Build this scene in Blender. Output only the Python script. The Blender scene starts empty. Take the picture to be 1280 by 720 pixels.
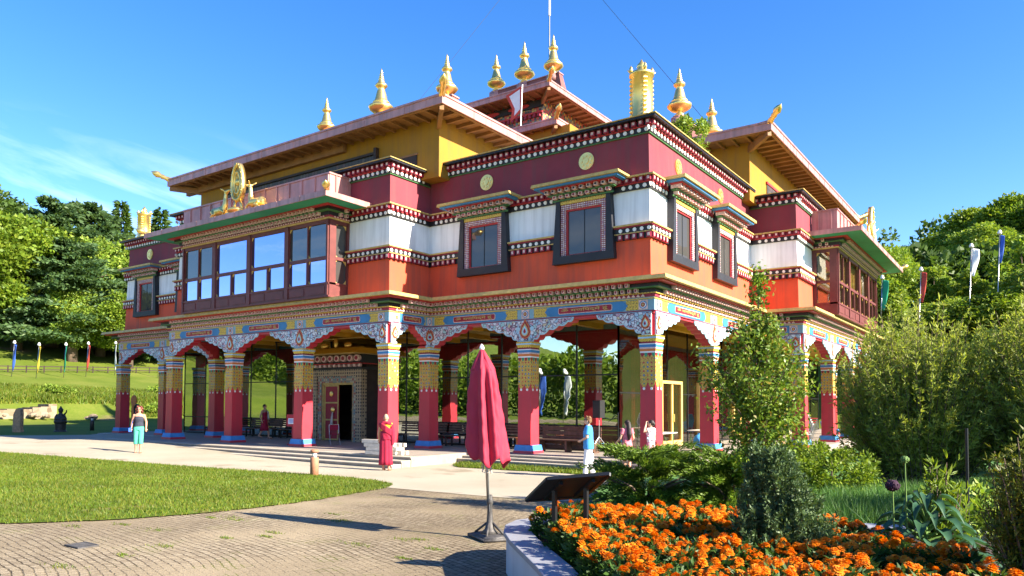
import bpy, bmesh, math, random
import numpy as np
from mathutils import Vector, Matrix
from mathutils.geometry import delaunay_2d_cdt
SC = bpy.context.scene
COL = SC.collection
RAD = math.radians
rnd = random.Random(7)
rng = np.random.default_rng(11)

# ------------------------------------------------------------------ materials
def _new(name):
    m = bpy.data.materials.new(name); m.use_nodes = True
    nt = m.node_tree; nt.nodes.clear()
    return m, nt, nt.nodes.new('ShaderNodeOutputMaterial')
def nd(nt, t, **kw):
    n = nt.nodes.new(t)
    for k, v in kw.items():
        if k in n.inputs: n.inputs[k].default_value = v
        else: setattr(n, k, v)
    return n
def c4(c): return (c[0], c[1], c[2], 1.0)
def noise(nt, scale, detail=4, co='Object', rough=.55):
    tc = nd(nt, 'ShaderNodeTexCoord')
    n = nd(nt, 'ShaderNodeTexNoise'); n.inputs['Scale'].default_value = scale
    n.inputs['Detail'].default_value = detail; n.inputs['Roughness'].default_value = rough
    nt.links.new(tc.outputs[co], n.inputs['Vector'])
    return n
def ramp(nt, src, stops, interp='LINEAR'):
    r = nd(nt, 'ShaderNodeValToRGB'); r.color_ramp.interpolation = interp
    e = r.color_ramp.elements
    while len(e) < len(stops): e.new(.5)
    for el, (p, c) in zip(e, stops): el.position = p; el.color = c4(c)
    nt.links.new(src, r.inputs['Fac'])
    return r
def mixc(nt, fac, a, b, mode='MIX'):
    m = nd(nt, 'ShaderNodeMix', data_type='RGBA', blend_type=mode)
    if hasattr(fac, 'node'): nt.links.new(fac, m.inputs[0])
    else: m.inputs[0].default_value = fac
    for i, v in ((6, a), (7, b)):
        if hasattr(v, 'node'): nt.links.new(v, m.inputs[i])
        else: m.inputs[i].default_value = c4(v)
    return m.outputs[2]
def mth(nt, op, a, b=None):
    m = nd(nt, 'ShaderNodeMath', operation=op)
    for i, v in ((0, a), (1, b)):
        if v is None: continue
        if hasattr(v, 'node'): nt.links.new(v, m.inputs[i])
        else: m.inputs[i].default_value = v
    return m.outputs[0]
def uv_coord(nt):
    """wall coordinates: (x+y, z) of the object's own space, good on faces along either axis"""
    tc = nd(nt, 'ShaderNodeTexCoord'); sp = nd(nt, 'ShaderNodeSeparateXYZ')
    nt.links.new(tc.outputs['Object'], sp.inputs[0])
    cb = nd(nt, 'ShaderNodeCombineXYZ')
    nt.links.new(mth(nt, 'ADD', sp.outputs[0], sp.outputs[1]), cb.inputs[0])
    nt.links.new(sp.outputs[2], cb.inputs[1])
    return cb.outputs[0], sp
def finish(nt, out, col, rough=.6, metal=0., spec=.5, bump=0., bscale=30, rvar=.1):
    b = nd(nt, 'ShaderNodeBsdfPrincipled')
    if hasattr(col, 'node'): nt.links.new(col, b.inputs['Base Color'])
    else: b.inputs['Base Color'].default_value = c4(col)
    b.inputs['Metallic'].default_value = metal
    b.inputs['Roughness'].default_value = rough
    b.inputs['Specular IOR Level'].default_value = spec
    if bump:
        n = noise(nt, bscale, 5)
        bp = nd(nt, 'ShaderNodeBump'); bp.inputs['Strength'].default_value = bump; bp.inputs['Distance'].default_value = .02
        nt.links.new(n.outputs['Fac'], bp.inputs['Height']); nt.links.new(bp.outputs[0], b.inputs['Normal'])
    nt.links.new(b.outputs[0], out.inputs[0])
    return b
def mat(name, col, rough=.6, metal=0., var=.15, vscale=1.5, bump=.0, bscale=30, spec=.4, dirt=0.):
    m, nt, out = _new(name)
    n = noise(nt, vscale, 6)
    lo = tuple(max(0, c*(1-var)) for c in col); hi = tuple(min(1, c*(1+var)) for c in col)
    c = ramp(nt, n.outputs['Fac'], [(.3, lo), (.7, hi)]).outputs[0]
    if dirt:
        tc = nd(nt, 'ShaderNodeTexCoord'); mp = nd(nt, 'ShaderNodeMapping'); mp.inputs['Scale'].default_value = (5, 5, .35)
        nt.links.new(tc.outputs['Object'], mp.inputs[0])
        n2 = nd(nt, 'ShaderNodeTexNoise'); n2.inputs['Scale'].default_value = 1.; n2.inputs['Detail'].default_value = 6
        nt.links.new(mp.outputs[0], n2.inputs['Vector'])
        f = ramp(nt, n2.outputs['Fac'], [(.44, (0, 0, 0)), (.72, (dirt*1.15,)*3)]).outputs[0]
        c = mixc(nt, f, c, (.08, .065, .06))
    finish(nt, out, c, rough, metal, spec, bump, bscale)
    return m
M = {}
def add(k, *a, **kw): M[k] = mat(k, *a, **kw)
add('orange_plaster', (.66, .088, .034), .75, var=.1, vscale=.8, bump=.08, bscale=60, dirt=.30)
add('white_plaster', (.80, .80, .82), .8, var=.04, bump=.06, bscale=60, dirt=.22)
add('maroon_plaster', (.215, .030, .045), .75, var=.14, vscale=.7, bump=.08, bscale=60, dirt=.30)
add('yellow_plaster', (.31, .155, .010), .75, var=.1, vscale=.6, bump=.06, bscale=60, dirt=.25)
add('gold_trim', (.52, .36, .11), .55, var=.2, vscale=6, dirt=.2)
add('gold', (.90, .62, .20), .36, .92, var=.12, vscale=4, bump=.15, bscale=25)
add('black_trim', (.018, .016, .02), .5, var=.3)
add('surround_black', (.018, .019, .025), .55, var=.2, bump=.1)
add('white_paint', (.78, .76, .72), .6, var=.08, vscale=8)
add('pink_white', (.66, .46, .42), .6, var=.35, vscale=14)
add('dentil_maroon', (.26, .02, .045), .55, var=.3, vscale=8)
add('red_trim', (.42, .03, .035), .55, var=.2, vscale=6)
add('green_trim', (.055, .16, .05), .5, var=.2)
add('green_soffit', (.03, .27, .15), .6, var=.18, vscale=.9, dirt=.12)
add('blue_paint', (.04, .19, .42), .5, var=.15, vscale=3)
add('blue_plinth', (.055, .25, .56), .5, var=.15, vscale=3, dirt=.12)
add('lightblue_paint', (.36, .56, .66), .5, var=.15, vscale=5)
add('frieze_blue', (.20, .36, .46), .5, var=.15, vscale=5)
add('column_red', (.50, .034, .052), .42, var=.1, vscale=1.2, bump=.05, dirt=.16)
add('bay_wood', (.13, .032, .03), .5, var=.18, vscale=3, bump=.08)
add('copper', (.48, .24, .22), .42, .15, var=.2, vscale=1.2, bump=.06, bscale=8, dirt=.35)
add('roof_tile', (.20, .07, .06), .6, var=.25, vscale=2)
add('soffit_wood', (.26, .13, .055), .65, var=.25, vscale=2, bump=.1)
add('dark_wood', (.035, .02, .016), .6, var=.3, vscale=3, bump=.1)
add('bench_wood', (.11, .06, .04), .6, var=.35, vscale=5, bump=.15)
add('ceiling_yellow', (.60, .34, .03), .7, var=.12)
add('steel_dark', (.03, .032, .035), .4, .6, var=.2)
add('steel', (.42, .42, .43), .32, .9, var=.15, vscale=8)
add('iron', (.075, .07, .068), .6, .3, var=.35, vscale=12, bump=.3)
add('stone_step', (.30, .26, .215), .8, var=.2, vscale=2.5, bump=.25, bscale=40, dirt=.25)
add('stone_light', (.40, .35, .28), .85, var=.14, vscale=2, bump=.2, dirt=.15)
add('stone_slab', (.24, .25, .28), .6, var=.1, vscale=5, bump=.06, bscale=80, dirt=.1)  # darkened and bluish: shade on the planter coping is put into this colour
add('planter_white', (.48, .49, .52), .65, var=.07, vscale=3, bump=.05, dirt=.15)  # toned down with the coping, its shade is in the colour
add('terracotta', (.36, .16, .09), .75, var=.2, vscale=6, bump=.15)
add('rock', (.22, .20, .18), .9, var=.4, vscale=4, bump=.6, bscale=12)
add('parasol_red', (.36, .018, .045), .75, var=.08, vscale=6, bump=.12, bscale=200)
add('soil', (.05, .035, .025), .95, var=.4, vscale=10, bump=.5)
add('bark', (.12, .085, .06), .9, var=.35, vscale=9, bump=.5)
add('curtain_red', (.45, .02, .03), .8, var=.2)
add('curtain_yellow', (.70, .45, .13), .8, var=.2)
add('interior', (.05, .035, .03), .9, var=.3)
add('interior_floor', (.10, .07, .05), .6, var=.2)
add('skin', (.62, .36, .25), .55, var=.06, spec=.3)
add('skin_tan', (.50, .26, .17), .55, var=.06, spec=.3)
add('hair_dark', (.022, .014, .012), .5, var=.4, vscale=30, bump=.4, bscale=90)
add('hair_auburn', (.13, .03, .02), .5, var=.4, vscale=30, bump=.4, bscale=60)
add('hair_brown', (.15, .075, .03), .5, var=.4, vscale=30, bump=.4, bscale=60)
add('cloth_navy', (.030, .034, .055), .85, var=.3, vscale=30)
add('cloth_teal', (.07, .38, .27), .85, var=.1, vscale=8, bump=.1)
add('cloth_maroon', (.30, .008, .035), .85, var=.14, vscale=9, bump=.15, bscale=25)
add('cloth_yellow', (.72, .35, .02), .85, var=.1)
add('cloth_blue', (.05, .26, .58), .8, var=.15, vscale=8, bump=.1)
add('cloth_white', (.74, .73, .74), .8, var=.06, vscale=8, bump=.1)
add('cloth_pink', (.66, .16, .21), .8, var=.2, vscale=18)
add('cloth_pale', (.55, .48, .44), .8, var=.1)
add('leather', (.20, .105, .06), .6, var=.2, vscale=12)
add('orange_disc', (.62, .17, .04), .6, var=.1)
add('plastic_white', (.78, .78, .76), .45, var=.05)
add('plastic_black', (.010, .010, .011), .6, var=.15)
add('plastic_red', (.45, .02, .04), .5, var=.1)
add('paper', (.75, .75, .80), .7, var=.04)
add('flag_blue', (.05, .13, .55), .8, var=.12); add('flag_yellow', (.75, .55, .06), .8, var=.12)
add('flag_green', (.02, .33, .17), .8, var=.12); add('flag_red', (.55, .07, .05), .8, var=.12)
add('flag_white', (.74, .75, .78), .8, var=.08); add('flag_pink', (.62, .30, .36), .8, var=.1)
add('timber', (.60, .55, .46), .75, var=.2, vscale=7, bump=.2)
add('bronze_dark', (.055, .042, .035), .55, .3, var=.4, vscale=5, bump=.5, bscale=9)
add('sandstone', (.40, .23, .13), .85, var=.35, vscale=5, bump=.5, bscale=9)
add('door_red', (.30, .012, .03), .5, var=.15)
add('allium', (.03, .006, .025), .8, var=.3, vscale=40, bump=.6, bscale=120)
add('stem_green', (.10, .19, .035), .7, var=.2)

def m_scroll():
    """painted cloud scrolls of the brackets"""
    m, nt, out = _new('painted_scrolls')
    uv, sp = uv_coord(nt)
    n = nd(nt, 'ShaderNodeTexNoise'); n.inputs['Scale'].default_value = 6; n.inputs['Detail'].default_value = 2
    nt.links.new(uv, n.inputs['Vector'])
    v1 = nd(nt, 'ShaderNodeVectorMath', operation='SCALE'); v1.inputs['Scale'].default_value = .16
    nt.links.new(n.outputs['Color'], v1.inputs[0])
    va = nd(nt, 'ShaderNodeVectorMath', operation='ADD'); nt.links.new(uv, va.inputs[0]); nt.links.new(v1.outputs[0], va.inputs[1])
    vo = nd(nt, 'ShaderNodeTexVoronoi'); vo.inputs['Scale'].default_value = 8.5; nt.links.new(va.outputs[0], vo.inputs['Vector'])
    sx = nd(nt, 'ShaderNodeSeparateColor'); nt.links.new(vo.outputs['Color'], sx.inputs[0])
    base = ramp(nt, sx.outputs[0], [(0, (.60, .64, .70)), (.2, (.22, .42, .60)), (.42, (.62, .64, .68)), (.54, (.46, .14, .24)), (.64, (.16, .42, .42)), (.78, (.62, .62, .66)), (.88, (.55, .30, .36)), (.95, (.55, .38, .1))], 'CONSTANT')
    ring = mth(nt, 'SINE', mth(nt, 'MULTIPLY', vo.outputs['Distance'], 34.))
    f = ramp(nt, ring, [(.45, (0, 0, 0)), (.6, (1, 1, 1))]).outputs[0]
    c = mixc(nt, f, base.outputs[0], (.66, .68, .70))
    ve = nd(nt, 'ShaderNodeTexVoronoi', feature='DISTANCE_TO_EDGE'); ve.inputs['Scale'].default_value = 8.5; nt.links.new(va.outputs[0], ve.inputs['Vector'])
    e = ramp(nt, ve.outputs['Distance'], [(.05, (1, 1, 1)), (.10, (0, 0, 0))]).outputs[0]
    c = mixc(nt, e, c, (.12, .035, .075))
    finish(nt, out, c, .5)
    M['scroll'] = m
m_scroll()
def m_brocade(name, bg, pitch, dots, r=.27):
    m, nt, out = _new(name)
    uv, sp = uv_coord(nt)
    vo = nd(nt, 'ShaderNodeTexVoronoi'); vo.inputs['Scale'].default_value = 1/pitch; vo.inputs['Randomness'].default_value = 0
    vo.voronoi_dimensions = '2D'
    nt.links.new(uv, vo.inputs['Vector'])
    wn = nd(nt, 'ShaderNodeTexWhiteNoise'); nt.links.new(vo.outputs['Position'], wn.inputs['Vector'])
    dc = ramp(nt, wn.outputs['Value'], dots, 'CONSTANT').outputs[0]
    f = ramp(nt, vo.outputs['Distance'], [(r, (1, 1, 1)), (r+.06, (0, 0, 0))]).outputs[0]
    n = nd(nt, 'ShaderNodeTexNoise'); n.inputs['Scale'].default_value = 28; n.inputs['Detail'].default_value = 3; nt.links.new(uv, n.inputs['Vector'])
    b = ramp(nt, n.outputs['Fac'], [(.42, tuple(x*.55 for x in bg)), (.52, bg), (.7, tuple(min(1, x*1.2) for x in bg))]).outputs[0]
    finish(nt, out, mixc(nt, f, b, dc), .5)
    M[name] = m
m_brocade('brocade', (.60, .37, .06), .135, [(0, (.05, .16, .36)), (.3, (.42, .03, .04)), (.6, (.05, .22, .12)), (.8, (.55, .14, .04))], .20)
m_brocade('fretwork', (.66, .44, .06), .105, [(0, (.20, .10, .02)), (.5, (.30, .17, .03))], .16)
m_brocade('window_lattice', (.28, .05, .05), .07, [(0, (.75, .72, .70)), (.5, (.45, .42, .55)), (.8, (.62, .5, .45))], .30)
m_brocade('portal_pattern', (.44, .32, .19), .15, [(0, (.05, .04, .04)), (.5, (.10, .07, .06)), (.8, (.30, .22, .15))], .30)
m_brocade('portal_blue', (.30, .25, .19), .13, [(0, (.45, .38, .27)), (.35, (.36, .06, .05)), (.7, (.09, .20, .24))], .34)
m_brocade('tower_paint', (.30, .12, .05), .16, [(0, (.04, .05, .06)), (.35, (.50, .05, .04)), (.65, (.55, .38, .1)), (.85, (.09, .22, .20))], .40)
m_brocade('clerestory_paint', (.035, .025, .02), .20, [(0, (.05, .04, .03)), (.5, (.09, .05, .04)), (.8, (.10, .08, .05))], .40)

def m_glass(name, refl, tint, dark, transp):
    """coated curtain glass: part mirror, part see-through, part dark body"""
    m, nt, out = _new(name)
    g = nd(nt, 'ShaderNodeBsdfGlossy'); g.inputs['Color'].default_value = c4(tint); g.inputs['Roughness'].default_value = .0
    n = noise(nt, 1.1, 2)
    bp = nd(nt, 'ShaderNodeBump'); bp.inputs['Strength'].default_value = .045; bp.inputs['Distance'].default_value = .05
    nt.links.new(n.outputs['Fac'], bp.inputs['Height']); nt.links.new(bp.outputs[0], g.inputs['Normal'])
    d = nd(nt, 'ShaderNodeBsdfDiffuse'); d.inputs['Color'].default_value = c4(dark)
    t = nd(nt, 'ShaderNodeBsdfTransparent'); t.inputs['Color'].default_value = (.75, .74, .7, 1)
    m1 = nd(nt, 'ShaderNodeMixShader'); m1.inputs[0].default_value = transp
    nt.links.new(d.outputs[0], m1.inputs[1]); nt.links.new(t.outputs[0], m1.inputs[2])
    m2 = nd(nt, 'ShaderNodeMixShader'); m2.inputs[0].default_value = refl
    nt.links.new(m1.outputs[0], m2.inputs[1]); nt.links.new(g.outputs[0], m2.inputs[2])
    nt.links.new(m2.outputs[0], out.inputs[0])
    M[name] = m
m_glass('mirror_glass', .55, (.80, .86, .80), (.01, .01, .01), .6)
m_glass('side_glass', .22, (.85, .85, .8), (.01, .01, .01), .85)
m_glass('sky_glass', .72, (.50, .56, .93), (.02, .02, .03), .0)
m_glass('dim_glass', .16, (.8, .8, .8), (.05, .045, .04), .0)
m_glass('lattice_glass', .075, (.8, .8, .78), (.055, .052, .05), .0)
m_glass('warm_glass', .16, (.9, .85, .7), (.05, .04, .02), .9)

def m_leaf(name, cols, transl=.35, rough=.5):
    m, nt, out = _new(name)
    gm = nd(nt, 'ShaderNodeNewGeometry')
    n = len(cols)
    r = ramp(nt, gm.outputs['Random Per Island'], [(i/(n-1), c) for i, c in enumerate(cols)])
    nz = noise(nt, .45, 3)
    k = ramp(nt, nz.outputs['Fac'], [(.3, (.75, .75, .75)), (.7, (1.2, 1.2, 1.1))]).outputs[0]
    c = mixc(nt, 1., r.outputs[0], k, 'MULTIPLY')
    b = nd(nt, 'ShaderNodeBsdfPrincipled'); b.inputs['Roughness'].default_value = rough; b.inputs['Specular IOR Level'].default_value = .25
    nt.links.new(c, b.inputs['Base Color'])
    t = nd(nt, 'ShaderNodeBsdfTranslucent'); nt.links.new(mixc(nt, 1., c, (1.3, 1.25, .5), 'MULTIPLY'), t.inputs['Color'])
    mx = nd(nt, 'ShaderNodeMixShader'); mx.inputs[0].default_value = transl
    nt.links.new(b.outputs[0], mx.inputs[1]); nt.links.new(t.outputs[0], mx.inputs[2])
    nt.links.new(mx.outputs[0], out.inputs[0])
    M[name] = m
m_leaf('leaf_broad', [(.08, .145, .012), (.125, .20, .018), (.17, .25, .024), (.23, .29, .03)])
m_leaf('leaf_dark', [(.045, .09, .02), (.065, .12, .026), (.09, .145, .03)])
m_leaf('leaf_blue', [(.055, .11, .045), (.08, .145, .055), (.11, .175, .065)])
m_leaf('leaf_light', [(.12, .21, .025), (.17, .27, .035), (.24, .33, .05), (.28, .34, .06)])
m_leaf('leaf_pear', [(.07, .14, .02), (.11, .19, .022), (.16, .25, .03), (.12, .20, .022), (.20, .27, .035), (.09, .16, .02), (.15, .24, .03), (.22, .28, .04), (.12, .2, .02), (.30, .15, .03)], .3, .4)
m_leaf('leaf_willow', [(.24, .31, .055), (.31, .38, .075), (.37, .41, .10), (.18, .26, .045)], .42)
m_leaf('leaf_yew', [(.045, .09, .035), (.075, .13, .052), (.12, .175, .08), (.075, .125, .045)], .2)
m_leaf('leaf_juniper', [(.07, .14, .012), (.11, .19, .02), (.16, .24, .03), (.05, .10, .015)], .25)
m_leaf('leaf_edge', [(.12, .15, .02), (.17, .20, .025), (.08, .10, .02), (.20, .21, .03)], .3)
m_leaf('leaf_glaucous', [(.035, .095, .055), (.055, .13, .075), (.04, .10, .045)], .25, .4)
m_leaf('leaf_marigold', [(.03, .075, .015), (.05, .11, .02), (.04, .09, .02)], .25)
m_leaf('grass_blade', [(.07, .13, .010), (.10, .165, .013), (.14, .18, .02), (.19, .18, .03)], .35)
m_leaf('grass_shade', [(.06, .15, .04), (.08, .19, .05), (.12, .22, .06)], .35)  # shaded copy of the grass: cool shade tint is in the blade colour
m_leaf('petal', [(.74, .20, .002), (.78, .26, .004), (.70, .15, .002), (.76, .22, .003), (.55, .13, .004)], .25, .6)

def m_ground(name, stops, s1, s2, bump=.3, patch=None):
    m, nt, out = _new(name)
    a = noise(nt, s1, 6); b = noise(nt, s2, 4)
    f = mth(nt, 'ADD', mth(nt, 'MULTIPLY', a.outputs['Fac'], .6), mth(nt, 'MULTIPLY', b.outputs['Fac'], .4))
    c = ramp(nt, f, stops).outputs[0]
    if patch:
        p = noise(nt, patch[0], 3)
        pf = ramp(nt, p.outputs['Fac'], [(patch[1], (0, 0, 0)), (patch[1]+.08, (1, 1, 1))]).outputs[0]
        c = mixc(nt, pf, c, patch[2])
    finish(nt, out, c, .9, 0, .15, bump, s2)
    M[name] = m
m_ground('lawn_grass', [(.32, (.06, .10, .008)), (.5, (.09, .13, .012)), (.66, (.15, .15, .025))], .8, 30, .5, (.55, .62, (.20, .155, .06)))
m_ground('meadow', [(.35, (.075, .112, .010)), (.5, (.105, .142, .015)), (.65, (.15, .165, .028))], .25, 6, .5, (.12, .63, (.17, .135, .06)))
m_ground('garden_grass', [(.35, (.05, .13, .035)), (.5, (.075, .17, .045)), (.66, (.11, .20, .055))], .7, 25, .5)  # bluish greens carry the garden lawn's shade in their colour
m_ground('gravel', [(.3, (.28, .24, .175)), (.5, (.36, .315, .24)), (.7, (.41, .365, .285))], .35, 90, .35, (.6, .62, (.25, .21, .15)))
def m_cobble():
    m, nt, out = _new('cobble_setts')
    tc = nd(nt, 'ShaderNodeTexCoord'); sp = nd(nt, 'ShaderNodeSeparateXYZ'); nt.links.new(tc.outputs['Object'], sp.inputs[0])
    def off(scale, amp):
        nz = noise(nt, scale, 2); sn = nd(nt, 'ShaderNodeSeparateColor'); nt.links.new(nz.outputs['Color'], sn.inputs[0])
        return mth(nt, 'MULTIPLY', sn.outputs[0], amp), mth(nt, 'MULTIPLY', sn.outputs[1], amp)
    ax, ay = off(.5, .35); bx, by = off(11., .035)
    dx = mth(nt, 'ADD', mth(nt, 'ADD', mth(nt, 'SUBTRACT', sp.outputs[0], -2.), ax), bx)
    dy = mth(nt, 'ADD', mth(nt, 'ADD', mth(nt, 'SUBTRACT', sp.outputs[1], -34.), ay), by)
    r = mth(nt, 'SQRT', mth(nt, 'ADD', mth(nt, 'MULTIPLY', dx, dx), mth(nt, 'MULTIPLY', dy, dy)))
    an = mth(nt, 'MULTIPLY', mth(nt, 'ARCTAN2', dx, dy), 18.)
    cb = nd(nt, 'ShaderNodeCombineXYZ'); nt.links.new(an, cb.inputs[0]); nt.links.new(r, cb.inputs[1])
    bt = nd(nt, 'ShaderNodeTexBrick'); nt.links.new(cb.outputs[0], bt.inputs['Vector'])
    bt.inputs['Scale'].default_value = 1.; bt.inputs['Brick Width'].default_value = .105; bt.inputs['Row Height'].default_value = .092
    bt.inputs['Mortar Size'].default_value = .011; bt.inputs['Mortar Smooth'].default_value = .6; bt.squash = 1.25; bt.squash_frequency = 3; bt.offset = .43
    bt.inputs['Color1'].default_value = (.215, .168, .11, 1); bt.inputs['Color2'].default_value = (.32, .262, .178, 1); bt.inputs['Mortar'].default_value = (.075, .055, .032, 1)
    big = noise(nt, .5, 6); fine = noise(nt, 22., 4)
    fs = mth(nt, 'ADD', mth(nt, 'MULTIPLY', big.outputs['Fac'], .7), mth(nt, 'MULTIPLY', fine.outputs['Fac'], .3))
    sand = ramp(nt, fs, [(.44, (0, 0, 0)), (.58, (.92, .92, .92))]).outputs[0]
    c = mixc(nt, sand, bt.outputs['Color'], (.295, .235, .15))
    stain = ramp(nt, noise(nt, .23, 5).outputs['Fac'], [(.38, (.72, .70, .68)), (.6, (1.05, 1.05, 1.05))]).outputs[0]
    c = mixc(nt, 1., c, stain, 'MULTIPLY')
    grit = ramp(nt, noise(nt, 70., 3).outputs['Fac'], [(.3, (.75, .75, .75)), (.7, (1.2, 1.2, 1.2))]).outputs[0]
    c = mixc(nt, 1., c, grit, 'MULTIPLY')
    mf = ramp(nt, mth(nt, 'ADD', mth(nt, 'MULTIPLY', noise(nt, 1.3, 6).outputs['Fac'], .75), mth(nt, 'MULTIPLY', bt.outputs['Fac'], .12)), [(.53, (0, 0, 0)), (.58, (.85, .85, .85))]).outputs[0]
    c = mixc(nt, mf, c, (.12, .125, .03))
    b = finish(nt, out, c, .88, 0, .2)
    bp = nd(nt, 'ShaderNodeBump'); bp.inputs['Strength'].default_value = .8; bp.inputs['Distance'].default_value = .02
    fn = noise(nt, 60, 3); inv = mth(nt, 'SUBTRACT', 1., sand)
    h = mth(nt, 'ADD', mth(nt, 'MULTIPLY', mth(nt, 'MULTIPLY', bt.outputs['Fac'], -1.), inv), mth(nt, 'MULTIPLY', fn.outputs['Fac'], .5))
    nt.links.new(h, bp.inputs['Height']); nt.links.new(bp.outputs[0], b.inputs['Normal'])
    M['cobble'] = m
m_cobble()
def m_wall_ruin():
    m, nt, out = _new('rubble_wall')
    tc = nd(nt, 'ShaderNodeTexCoord'); v = nd(nt, 'ShaderNodeTexVoronoi'); v.inputs['Scale'].default_value = 2.2
    nt.links.new(tc.outputs['Object'], v.inputs['Vector'])
    s = nd(nt, 'ShaderNodeSeparateColor'); nt.links.new(v.outputs['Color'], s.inputs[0])
    c = ramp(nt, s.outputs[0], [(0, (.12, .085, .05)), (.5, (.20, .15, .095)), (1, (.27, .22, .16))]).outputs[0]
    finish(nt, out, c, .9, bump=.7, bscale=5); M['rubble'] = m
m_wall_ruin()

# ------------------------------------------------------------------ scene-graph helpers
def tag(o, label=None, cat=None, group=None, kind=None):
    for k, v in (('label', label), ('category', cat), ('group', group), ('kind', kind)):
        if v: o[k] = v
    return o
def empty(name, label, cat, loc=(0, 0, 0), rz=0., group=None):
    o = bpy.data.objects.new(name, None); COL.objects.link(o)
    o.location = loc; o.rotation_euler = (0, 0, rz); o.empty_display_size = .2
    return tag(o, label, cat, group)
def link(name, me, parent=None, loc=None, rot=None, scale=None):
    o = bpy.data.objects.new(name, me); COL.objects.link(o)
    if parent is not None: o.parent = parent
    if loc is not None: o.location = loc
    if rot is not None: o.rotation_euler = rot
    if scale is not None: o.scale = scale
    return o
def copy_tree(o, parent=None):
    c = o.copy(); COL.objects.link(c)
    if parent is not None: c.parent = parent
    for ch in list(o.children): copy_tree(ch, c)
    return c

class MB:
    """collects shapes and links them as ONE mesh object"""
    def __init__(s): s.v = []; s.f = []; s.m = []; s.mats = []
    def mi(s, k):
        if k not in s.mats: s.mats.append(k)
        return s.mats.index(k)
    def add(s, vs, fs, k):
        b = len(s.v); s.v += [tuple(p) for p in vs]; i = s.mi(k)
        for f in fs: s.f.append([b+j for j in f]); s.m.append(i)
    def loft(s, lo, hi, k, caps=True):
        n = len(lo)
        fs = [[i, (i+1) % n, n+(i+1) % n, n+i] for i in range(n)]
        if caps: fs += [list(range(n))[::-1], list(range(n, 2*n))]
        s.add(list(lo)+list(hi), fs, k)
    def prism(s, poly, z0, z1, k, poly1=None):
        poly1 = poly1 or poly
        s.loft([(x, y, z0) for x, y in poly], [(x, y, z1) for x, y in poly1], k)
    def box(s, a, b, k):
        s.prism([(a[0], a[1]), (b[0], a[1]), (b[0], b[1]), (a[0], b[1])], a[2], b[2], k)
    def bar(s, p, q, w, h, k, up=(0, 0, 1)):
        p, q = Vector(p), Vector(q); d = (q-p).normalized(); u = Vector(up)
        if abs(d.dot(u)) > .98: u = Vector((1, 0, 0))
        r = d.cross(u).normalized()*w/2; t = r.cross(d).normalized()*h/2
        s.loft([p-r-t, p+r-t, p+r+t, p-r+t], [q-r-t, q+r-t, q+r+t, q-r+t], k)
    def tube(s, pts, rad, k, n=8):
        pts = [Vector(p) for p in pts]
        if not hasattr(rad, '__len__'): rad = [rad]*len(pts)
        rings = []; prev = None
        for i, p in enumerate(pts):
            d = (pts[min(i+1, len(pts)-1)]-pts[max(i-1, 0)])
            d = d.normalized() if d.length > 1e-9 else Vector((0, 0, 1))
            r = prev-d*prev.dot(d) if prev is not None else None
            if r is None or r.length < 1e-4:
                r = d.cross(Vector((0, 1, 0)) if abs(d.y) < .9 else Vector((1, 0, 0)))
            r.normalize(); prev = r; t = d.cross(r)
            rings.append([p+(r*math.cos(2*math.pi*j/n)+t*math.sin(2*math.pi*j/n))*rad[i] for j in range(n)])
        vs = [v for R in rings for v in R]; fs = []
        for i in range(len(rings)-1):
            for j in range(n): fs.append([i*n+j, i*n+(j+1) % n, (i+1)*n+(j+1) % n, (i+1)*n+j])
        fs += [list(range(n))[::-1], [(len(rings)-1)*n+j for j in range(n)]]
        s.add(vs, fs, k)
    def lathe(s, prof, k, n=16, c=(0, 0, 0), mod=None):
        vs = []; fs = []
        for i, (r, z) in enumerate(prof):
            for j in range(n):
                a = 2*math.pi*j/n; rr = r*(mod(a, i, z) if mod else 1)
                vs.append((c[0]+rr*math.cos(a), c[1]+rr*math.sin(a), c[2]+z))
        for i in range(len(prof)-1):
            for j in range(n): fs.append([i*n+j, i*n+(j+1) % n, (i+1)*n+(j+1) % n, (i+1)*n+j])
        fs += [list(range(n))[::-1], [(len(prof)-1)*n+j for j in range(n)]]
        s.add(vs, fs, k)
    def ell(s, c, r, k, nu=14, nv=9, rot=None):
        vs = []; fs = []
        for i in range(nv+1):
            t = math.pi*i/nv
            for j in range(nu):
                a = 2*math.pi*j/nu
                p = Vector((r[0]*math.sin(t)*math.cos(a), r[1]*math.sin(t)*math.sin(a), r[2]*math.cos(t)))
                if rot is not None: p = rot @ p
                vs.append(p+Vector(c))
        for i in range(nv):
            for j in range(nu): fs.append([i*nu+j, (i+1)*nu+j, (i+1)*nu+(j+1) % nu, i*nu+(j+1) % nu])
        s.add(vs, fs, k)
    def mesh(s, name, smooth=False):
        me = bpy.data.meshes.new(name); me.from_pydata(s.v, [], s.f); me.update()
        for k in s.mats: me.materials.append(M[k])
        me.polygons.foreach_set('material_index', s.m)
        bm = bmesh.new(); bm.from_mesh(me)
        bmesh.ops.recalc_face_normals(bm, faces=bm.faces); bm.to_mesh(me); bm.free()
        if smooth: me.polygons.foreach_set('use_smooth', [True]*len(me.polygons))
        me.update()
        return me
    def build(s, name, parent=None, smooth=False, **kw): return link(name, s.mesh(name, smooth), parent, **kw)

def np_mesh(name, V, F, k):
    """V (n,3) float, F (m,c) int with constant corner count"""
    me = bpy.data.meshes.new(name); V = np.asarray(V, np.float32); F = np.asarray(F, np.int32); c = F.shape[1]
    me.vertices.add(len(V)); me.vertices.foreach_set('co', V.ravel())
    me.loops.add(F.size); me.loops.foreach_set('vertex_index', F.ravel())
    me.polygons.add(len(F)); me.polygons.foreach_set('loop_start', np.arange(0, F.size, c, dtype=np.int32))
    me.polygons.foreach_set('loop_total', np.full(len(F), c, np.int32))
    me.update(calc_edges=True); me.materials.append(M[k])
    return me
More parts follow.
